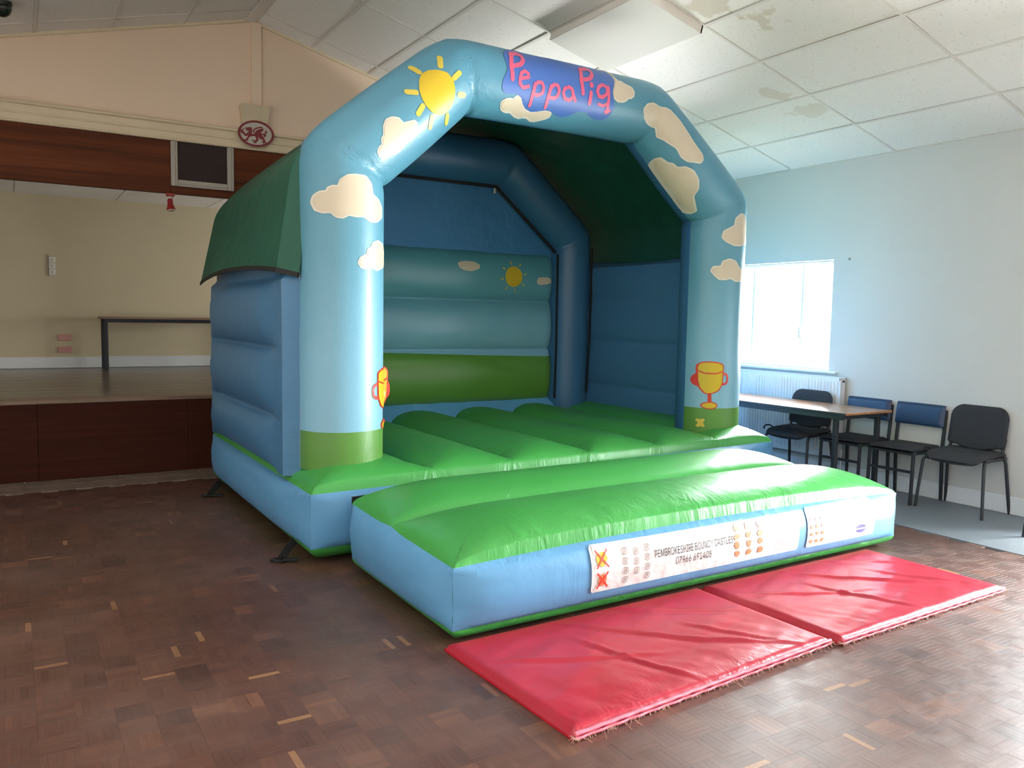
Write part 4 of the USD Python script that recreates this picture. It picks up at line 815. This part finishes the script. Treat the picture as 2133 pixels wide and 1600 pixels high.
bb = decal('banner', rounded(4.020, 4.690, 0.148, 0.382), 'banner_white', castle, surfs, 0.005, label='short white safety banner at the right end of the step front')
for g in tpoly('PEMBROKESHIRE BOUNCY CASTLES', 2.800, 0.270, 0.580, 0.038).geoms: decal('letter', g, 'print_black', ba, surfs, 0.0075, 0.05)
for g in tpoly('07966 691408', 2.945, 0.216, 0.265, 0.038).geoms: decal('letter', g, 'print_black', ba, surfs, 0.0075, 0.05)
pr = np.random.default_rng(21)
def blob(cx, cz, r, seed):
    g = np.random.default_rng(seed); a = np.linspace(0, 2*PI, 9)[:-1]
    return Polygon([(cx+r*g.uniform(0.55, 1.1)*math.cos(t), cz+r*g.uniform(0.5, 1.0)*math.sin(t)) for t in a]).buffer(0.15*r)
def cross(cx, cz, r, w): return strokes([([(cx-r, cz-r*1.1), (cx+r, cz+r*1.1)], w), ([(cx-r, cz+r*1.1), (cx+r, cz-r*1.1)], w)])
decal('pictogram', blob(2.453, 0.312, 0.036, 1), 'print_yellow', ba, surfs, 0.0075); decal('pictogram_cross', cross(2.453, 0.312, 0.036, 0.008), 'print_red', ba, surfs, 0.0095)
decal('pictogram', blob(2.451, 0.211, 0.032, 2), 'print_orange', ba, surfs, 0.0075); decal('pictogram_cross', cross(2.451, 0.211, 0.032, 0.010), 'print_red', ba, surfs, 0.0095)
for c in range(3):
    for r_ in range(4 if c != 1 else 3):
        x, z = 2.602+c*0.074, 0.330-r_*0.047-(0.01 if c == 1 else 0)
        ring_ = Point(x, z).buffer(0.019).difference(Point(x, z).buffer(0.0155))
        decal('pictogram', unary_union([ring_, strokes([([(x-0.013, z-0.013), (x+0.013, z+0.013)], 0.0035), ([(x-0.008, z+0.010), (x+0.004, z-0.002), (x+0.006, z-0.010)], 0.004)])]), 'print_grey', ba, surfs, 0.0075)
for c in range(3):
    for r_ in range(4):
        x, z = 3.412+c*0.094, 0.345-r_*0.047
        decal('pictogram', blob(x, z, 0.021, 30+c*4+r_), 'print_orange', ba, surfs, 0.0075)
def kdecal(*a): tag(decal(*a).prim, kind='stuff')
def dashes(x0, x1, z, n, w, seed, h=0.0028):
    g = np.random.default_rng(seed); o = []
    for k in range(n):
        x = x0
        while x < x1-0.01:
            l = g.uniform(0.008, 0.03); o.append(sbox(x, z-k*w, min(x+l, x1), z-k*w+h)); x += l+0.005
    return unary_union(o)
kdecal('small_print', dashes(3.72, 3.87, 0.225, 6, 0.0095, 5), 'print_rose', ba, surfs, 0.0075); kdecal('small_print', dashes(3.735, 3.77, 0.325, 9, 0.0095, 6), 'print_grey', ba, surfs, 0.0075)
for c in range(3):
    for r_ in range(4):
        x, z = 4.058+c*0.050, 0.318-r_*0.044
        decal('pictogram', blob(x, z, 0.0135, 70+c*4+r_), 'print_orange', bb, surfs, 0.0075)
kdecal('small_print', dashes(4.18, 4.36, 0.345, 1, 0.01, 7, 0.006), 'print_grey', bb, surfs, 0.0075)
kdecal('small_print', dashes(4.225, 4.36, 0.230, 5, 0.010, 8), 'print_rose', bb, surfs, 0.0075); decal('small_print', sbox(4.22, 0.168, 4.49, 0.171), 'print_rose', bb, surfs, 0.0075)
oval = affinity.scale(Point(4.545, 0.205).buffer(1, 24), 0.050, 0.026)
decal('badge', oval.difference(sbox(4.49, 0.200, 4.60, 0.210)), 'print_violet', bb, surfs, 0.0075)
# anchor straps with rings at the left side
for (x, y, a) in ((1.44, 4.86, 0.35), (1.425, 6.86, 0.25)):
    s_ = SH_(np.array([[x, y, 0.11], [x-0.05, y-0.03, 0.07], [x-0.085, y-0.05, 0.035], [x-0.10, y-0.045, 0.012]]))
    mbx = MB()
    for p, q in zip(s_[:-1], s_[1:]): mbx.tm(bar(p, q, 0.05, 0.006, up=(0, 1, 0)))
    tz = np.linspace(0, 2*PI, 17); c0 = s_[-1]+np.array([-0.01, 0, 0.0])
    mbx.tube(np.stack([c0[0]+0.045*np.cos(tz), c0[1]+0.035*np.sin(tz), 0.010+0.012*np.sin(tz+1)**2], 1), 0.008, 8)
    mbx.tm(bar(c0+[0.02, -0.02, 0.006], c0+[0.10, -0.05, 0.006], 0.045, 0.010))
    obj('anchor_strap', mbx, 'black_web', castle)

# ================================================================== MATS
def crash_mat(label, c, seed):
    c = np.array(c, float); t = thing('crash_mat', label, 'crash mat', (*c.mean(0), 0))
    nu, nv = 110, 80; u, v = np.meshgrid(np.linspace(0, 1, nu), np.linspace(0, 1, nv), indexing='ij')
    P = (c[0]*((1-u)*(1-v))[..., None]+c[1]*(u*(1-v))[..., None]+c[2]*(u*v)[..., None]+c[3]*((1-u)*v)[..., None])
    d = np.minimum(np.minimum(u, 1-u)*1.6, np.minimum(v, 1-v)*1.0); H = 0.038
    rim = edge_f(d, 0.045)
    q = np.stack([P[..., 0], P[..., 1], 0*u], -1)
    xx, yy = P[..., 0]-c[0][0], P[..., 1]-c[0][1]
    w1 = nz(q, 1.3, seed+7)
    fold = 0.017*nz(np.stack([xx*1.1+yy*0.9+0.5*w1, (yy*1.2-xx*0.5)*3.4, 0*xx], -1), 1.5, seed)+0.009*nz(np.stack([(xx+0.6*yy)*6.0, (yy-0.3*xx)*1.6, 0*xx], -1), 1.6, seed+1)*np.exp(-v*1.2)+0.005*nz(q, 7.0, seed+2)
    ridge = 0
    for (rx, ry, ang, ln, am) in ((0.95, 0.45, 2.45, 0.55, 0.010), (0.60, 0.35, 1.95, 0.35, 0.008), (1.25, 0.30, 2.2, 0.35, 0.008), (0.35, 0.5, 2.75, 0.40, 0.007), (1.1, 0.75, 2.6, 0.40, 0.006)):
        a_ = (xx-rx)*math.cos(ang)+(yy-ry)*math.sin(ang); b_ = -(xx-rx)*math.sin(ang)+(yy-ry)*math.cos(ang)+0.06*w1+0.12*a_*a_
        ridge = ridge+am*np.exp(-(b_/0.014)**2)*np.exp(-(a_/ln)**4)-0.5*am*np.exp(-((b_-0.03)/0.03)**2)*np.exp(-(a_/ln)**4)
    Z = 0.010+(H-0.010)*rim+(fold+ridge)*np.clip(d/0.12, 0, 1)
    pk = 0.8*np.exp(-v/0.12)+0.05
    obj('cover', MB().grid(np.stack([P[..., 0], P[..., 1], Z], -1), np.stack([P[..., 0], pk], -1)), 'vinyl_red', t, smooth=True)
    pts = np.vstack([P[:, 0], P[-1, 1:], P[::-1, -1][1:], P[0, ::-1][1:-1]])
    lo, hi = pts.copy(), pts.copy(); lo = np.column_stack([lo, np.full(len(lo), 0.0015)]); hi = np.column_stack([hi, np.full(len(hi), 0.0125)])
    cen = np.append(c.mean(0), 0)
    ring = np.stack([lo*0.997+cen*0.003, hi], 1)
    obj('skirt', MB().grid(np.concatenate([ring, ring[:1]])[:, :], flip=False), 'mat_red', t)
    bot = np.array([[*p, 0.0015] for p in c]); obj('underside', trimesh.Trimesh(bot, [[0, 2, 1], [0, 3, 2]], process=False), 'mat_red', t)
    g = np.random.default_rng(seed); n = 60
    L = np.linspace(0.004, 0.996, n); e = np.array([c[0]*(1-s)+c[1]*s for s in L]); nrm = np.array([c[1][1]-c[0][1], -(c[1][0]-c[0][0])]); nrm /= np.linalg.norm(nrm)
    wob = 0.0025*np.sin(np.arange(n)*1.7)
    obj('piping', MB().tube(np.column_stack([e+nrm[None]*0.004, 0.0255+wob*0.5]), 0.0085*(1+0.10*np.sin(np.arange(n)*2.1)), 8), 'mat_edge', t, smooth=True, label='shiny pink piping along the front edge')
    obj('binding', MB().tube(np.column_stack([e+nrm[None]*(0.008+wob[:, None]), np.full(n, 0.010)]), 0.0065, 6), 'mat_edge', t, smooth=True)
    fm = MB()
    for k in range(240):
        s = g.random(); p = c[0]*(1-s)+c[1]*s; l = g.uniform(0.006, 0.022)*(1 if g.random() < 0.94 else 2.6); a = g.normal(0, 0.7)
        dr = nrm*math.cos(a)+np.array([-nrm[1], nrm[0]])*math.sin(a)
        fm.tube([(*(p+nrm*0.008), 0.012), (*(p+nrm*0.008+dr*l*0.5), 0.013), (*(p+nrm*0.008+dr*l+g.normal(0, 0.004, 2)), 0.0025)], 0.0007, 3, caps=False)
    for kk in (0, 1):
        for k in range(26):
            a = g.uniform(0, 2*PI); l = g.uniform(0.010, 0.028); p = c[kk]+nrm*0.006
            fm.tube([(*p, 0.014), (p[0]+l*math.cos(a), p[1]+l*math.sin(a), 0.006+g.random()*0.012)], 0.0009, 3, caps=False)
    obj('loose_threads', fm, 'thread', t, kind='stuff')
vinyl('vinyl_red', (0.37, 0.016, 0.036), rough=0.33, strength=0.5, freq=13.0)
crash_mat('red vinyl crash mat nearest the camera, under the left end of the step', [(1.655, 2.235), (3.215, 2.345), (3.180, 3.185), (1.610, 3.155)], 41)
crash_mat('red vinyl crash mat to the right, reaching the far end of the step', [(3.250, 2.315), (4.735, 2.350), (4.715, 3.215), (3.212, 3.185)], 57)

# ================================================================== RIGHT-HAND WALL FURNITURE
rd = thing('radiator', 'white fluted panel radiator below the window', 'radiator', (6.69, 5.75, 0.2))
RY0, RY1 = 4.885, 6.62
yy = np.arange(RY0+0.02, RY1-0.02, 0.0045); prof = 0.006*np.clip(3*np.sin((yy-RY0)*2*PI/0.0365), -1, 1)
zz2 = np.array([0.235, 0.245, 0.27, 0.92, 0.945, 0.955]); am = np.array([0, 0, 1, 1, 0, 0])
pan = np.stack([np.stack([6.655-prof*a, yy, np.full(len(yy), z)], 1) for z, a in zip(zz2, am)], 1)
obj('front_panel', MB().grid(pan, flip=True).box(6.653, 6.664, RY0, RY0+0.022, 0.205, 0.975, 0.004).box(6.653, 6.664, RY1-0.022, RY1, 0.205, 0.975, 0.004).box(6.653, 6.664, RY0, RY1, 0.205, 0.24, 0.004).box(6.653, 6.664, RY0, RY1, 0.95, 0.975, 0.004), 'white_gloss', rd, smooth=35)
obj('rear_panel', B(6.70, 6.715, RY0+0.01, RY1-0.01, 0.21, 0.97, 0.004), 'white_gloss', rd)
gr = MB().box(6.650, 6.720, RY0, RY0+0.008, 0.205, 0.982, 0.003).box(6.650, 6.720, RY1-0.008, RY1, 0.205, 0.982, 0.003)
for k in range(48): gr.box(6.660, 6.708, RY0+0.03+k*0.035, RY0+0.046+k*0.035, 0.976, 0.980)
obj('top_grille', gr.box(6.652, 6.660, RY0, RY1, 0.974, 0.984, 0.002).box(6.708, 6.718, RY0, RY1, 0.974, 0.984, 0.002), 'white_gloss', rd)
obj('valve', MB().tube([(6.685, RY0-0.018, 0.235), (6.685, RY0-0.018, 0.30)], 0.014, 12).tube([(6.685, RY0-0.018, 0.002), (6.685, RY0-0.018, 0.24)], 0.0075, 10).tube([(6.685, RY0-0.018, 0.25), (6.685, RY0, 0.25)], 0.009, 10), 'white_paint', rd)
obj('bleed_valve', MB().tube([(6.685, RY0-0.012, 0.945), (6.685, RY0, 0.945)], 0.010, 8), 'metal_dark', rd)
for y in (RY0+0.2, RY1-0.24): obj('bracket', B(6.712, XW-0.002, y, y+0.04, 0.3, 0.85), 'white_paint', rd)

tb_ = thing('folding_table', 'long wood-topped table with dark legs in front of the radiator', 'table', (6.18, 5.2, 0))
TX0, TX1, TY0, TY1 = 5.865, 6.500, 4.245, 6.075
obj('tabletop', B(TX0, TX1, TY0, TY1, 0.728, 0.748, 0.004), 'wood_table', tb_)
for x in (TX0-0.003, TX1): obj('edge_band', B(x, x+0.003, TY0, TY1, 0.7275, 0.7475), 'metal_dark', tb_)
for x in (TX0+0.004, TX1-0.026): obj('apron', B(x, x+0.022, TY0+0.03, TY1-0.03, 0.688, 0.7278, 0.003), 'metal_dark', tb_)
for y in (TY0+0.05, TY1-0.07): obj('apron', B(TX0+0.03, TX1-0.03, y, y+0.02, 0.692, 0.7278, 0.003), 'metal_dark', tb_)
for x in (TX0+0.045, TX1-0.024):
    for y in (TY0+0.122, TY1-0.058):
        obj('leg', MB().box(x-0.020, x+0.020, y-0.020, y+0.020, 0.012, 0.692, 0.004).box(x-0.022, x+0.022, y-0.022, y+0.022, 0.0016, 0.016, 0.004), 'metal_dark', tb_)

def lathe_pad(w, h, curve, thick, rtop, rbot, n=26):
    """upholstered back: rounded outline (x, z), bowed by curve(x), front towards -y"""
    o = sbox(-w/2+rbot, 0+rbot, w/2-rbot, h*0.5).buffer(rbot, 8).union(sbox(-w/2+rtop, h*0.4, w/2-rtop, h-rtop).buffer(rtop, 10)).union(sbox(-w/2, rbot, w/2, h-rtop))
    return o
def pad_mesh(o, yfun, th):
    v, f = trimesh.creation.triangulate_polygon(o.simplify(0.001), engine='earcut'); v3, f = trimesh.remesh.subdivide_to_size(np.column_stack([v, 0*v[:, 0]]), f, 0.04, max_iter=8)
    x, z = v3[:, 0], v3[:, 1]; de = np.array([o.exterior.distance(Point(a, b)) for a, b in zip(x, z)]); rr = th/2*edge_f(de, 0.03)
    y0 = yfun(x, z)
    A = np.stack([x, y0-rr, z], 1); Bk = np.stack([x, y0+rr, z], 1); m = MB(); m.add(A, f[:, ::-1]); m.add(Bk, f)
    t = m.mesh(); t.merge_vertices(); trimesh.repair.fix_normals(t); return t
def iso_chair(name, label, loc, rotz, group):
    """stacking chair, front towards local -y"""
    t = thing(name, label, 'chair', loc, rotz, group)
    o = lathe_pad(0.47, 0.33, None, 0.035, 0.10, 0.035)
    bow = Polygon([(-0.2, 0.02), (-0.12, -0.018), (0, -0.035), (0.12, -0.018), (0.2, 0.02)])
    o = o.union(bow)
    lean = lambda x, z: 0.165+0.22*z-0.06+0.35*x*x*0.9
    m = pad_mesh(o, lambda x, z: 0.150+0.16*z-0.55*x*x*0.35, 0.034); m.apply_translation([0, 0, 0.515])
    obj('backrest', m, 'fabric_black', t, smooth=50)
    # seat: rounded, dished, dropping at the front
    so = sbox(-0.165, -0.16, 0.165, 0.16).buffer(0.065, 8)
    v, f = trimesh.creation.triangulate_polygon(so.simplify(0.001), engine='earcut'); v3, f = trimesh.remesh.subdivide_to_size(np.column_stack([v, 0*v[:, 0]]), f, 0.035, max_iter=8)
    x, y = v3[:, 0], v3[:, 1]; de = np.array([so.exterior.distance(Point(a, b)) for a, b in zip(x, y)])
    z0 = 0.452+0.012*np.sin((y+0.1)*7)-0.025*np.clip((-y-0.13)/0.1, 0, 1)**1.5+0.10*x*x; up = 0.026*edge_f(de, 0.03); dn = 0.018*edge_f(de, 0.02)+0.030*np.exp(-((y+0.15)/0.06)**2)*np.clip(1-(x/0.2)**2, 0, 1)
    A, Bk = np.stack([x, y, z0+up], 1), np.stack([x, y, z0-dn], 1); mm = MB().add(A, f).add(Bk, f[:, ::-1]).mesh(); mm.merge_vertices(); trimesh.repair.fix_normals(mm)
    obj('seat', mm, 'fabric_black', t, smooth=50)
    for s in (-1, 1): obj('side_bracket', B(min(s*0.205, s*0.235), max(s*0.205, s*0.235), -0.12, 0.19, 0.435, 0.458, 0.008), 'plastic_black', t)
    for s in (-1, 1):
        obj('leg', MB().tube([(s*0.228, -0.10, 0.440), (s*0.236, -0.150, 0.425), (s*0.246, -0.172, 0.39), (s*0.272, -0.205, 0.0015)], 0.0125, 10), 'metal_dark', t, smooth=50)
        obj('leg', MB().tube([(s*0.215, 0.175, 0.60), (s*0.212, 0.150, 0.50), (s*0.228, 0.150, 0.46), (s*0.235, 0.165, 0.40), (s*0.262, 0.212, 0.0015)], 0.0125, 10), 'metal_dark', t, smooth=50)
    for s in (-1, 1): obj('seat_rail', MB().tube([(s*0.222, -0.10, 0.440), (s*0.222, 0.155, 0.440)], 0.0115, 8), 'metal_dark', t, smooth=50)
    obj('cross_rail', MB().tube([(-0.222, -0.06, 0.432), (0.222, -0.06, 0.432)], 0.010, 8), 'metal_dark', t, smooth=50)
    a = np.linspace(0, PI, 12)
    obj('linking_loop', MB().tube(np.stack([np.full(12, -0.245)-0.02*np.sin(a), -0.13+0.065*np.cos(a)*-1, 0.462+0.030*np.sin(a)], 1), 0.007, 8), 'plastic_black', t, smooth=50)
    return t
def dup(root, name, label, loc, rotz=None, group=None):
    x = UsdGeom.Xform.Define(stage, '/World/'+numbered('/World', name)); x.GetPrim().GetReferences().AddInternalReference(root.prim.GetPath()); x.GetPrim().SetInstanceable(True)
    ops = UsdGeom.Xformable(x).GetOrderedXformOps(); ops[0].Set(Gf.Vec3d(*loc))
    if rotz is not None: ops[1].Set(math.degrees(rotz))
    tag(x.GetPrim(), label, root.prim.GetCustomDataByKey('category'), group); return x
CG = 'dark chairs along the window wall'
ISO = iso_chair('stacking_chair', 'black fabric stacking chair with curved back, last whole chair at the right', (6.525, 3.605, 0), -PI/2, CG)
dup(ISO, 'stacking_chair', 'black fabric stacking chair with curved back in front of the radiator, behind the table', (6.405, 5.145, 0), -PI/2, CG)
dup(ISO, 'stacking_chair', 'dark chair at the right edge of the photo, only one leg in view', (6.305, 2.648, 0), -PI/2, CG)
def vinyl_chair(name, label, loc, rotz, group):
    t = thing(name, label, 'chair', loc, rotz, group)
    m = pad_mesh(sbox(-0.21, 0.012, 0.21, 0.178).buffer(0.012, 4), lambda x, z: 0.190+0.12*z-0.25*x*x, 0.045); m.apply_translation([0, 0, 0.625])
    obj('backrest', m, 'vinyl_navy', t, smooth=50, label='navy blue padded backrest')
    so = sbox(-0.19, -0.20, 0.19, 0.19).buffer(0.02, 5); v, f = trimesh.creation.triangulate_polygon(so.simplify(0.001), engine='earcut'); v3, f = trimesh.remesh.subdivide_to_size(np.column_stack([v, 0*v[:, 0]]), f, 0.04, max_iter=8)
    x, y = v3[:, 0], v3[:, 1]; de = np.array([so.exterior.distance(Point(a, b)) for a, b in zip(x, y)])
    mm = MB().add(np.stack([x, y, 0.448+0.030*edge_f(de, 0.05)], 1), f).add(np.stack([x, y, 0.438-0.012*edge_f(de, 0.02)], 1), f[:, ::-1]).mesh(); mm.merge_vertices(); trimesh.repair.fix_normals(mm)
    obj('seat', mm, 'fabric_black', t, smooth=50)
    for s in (-1, 1):
        obj('leg', MB().tm(bar((s*0.200, -0.205, 0.0015), (s*0.200, -0.195, 0.445), 0.024, 0.024)), 'metal_dark', t)
        obj('leg', MB().tm(bar((s*0.212, 0.215, 0.0015), (s*0.212, 0.190, 0.45), 0.024, 0.024)).tm(bar((s*0.212, 0.190, 0.45), (s*0.212, 0.222, 0.775), 0.024, 0.024)), 'metal_dark', t)
        obj('seat_rail', MB().tm(bar((s*0.212, -0.20, 0.432), (s*0.210, 0.195, 0.432), 0.022, 0.022)), 'metal_dark', t)
    obj('stretcher', MB().tm(bar((-0.20, -0.199, 0.275), (0.20, -0.199, 0.275), 0.018, 0.022)), 'metal_dark', t); obj('front_rail', MB().tm(bar((-0.20, -0.197, 0.425), (0.20, -0.197, 0.425), 0.02, 0.022)), 'metal_dark', t)
    return t
VC = vinyl_chair('padded_chair', 'navy vinyl padded chair with square frame, second in from the right end of the row', (6.505, 4.110, 0), -PI/2, CG)
dup(VC, 'padded_chair', 'navy vinyl padded chair with square frame, partly behind the right end of the table', (6.515, 4.615, 0), None, CG)
for y, z in ((4.928, 2.100),):
    ph = obj('wall_plug', MB().tube([(XW-0.008, y, z), (XW+0.002, y, z)], 0.011, 10), 'print_grey', cat='wall plug', label='small grey plug in the wall right of the window')
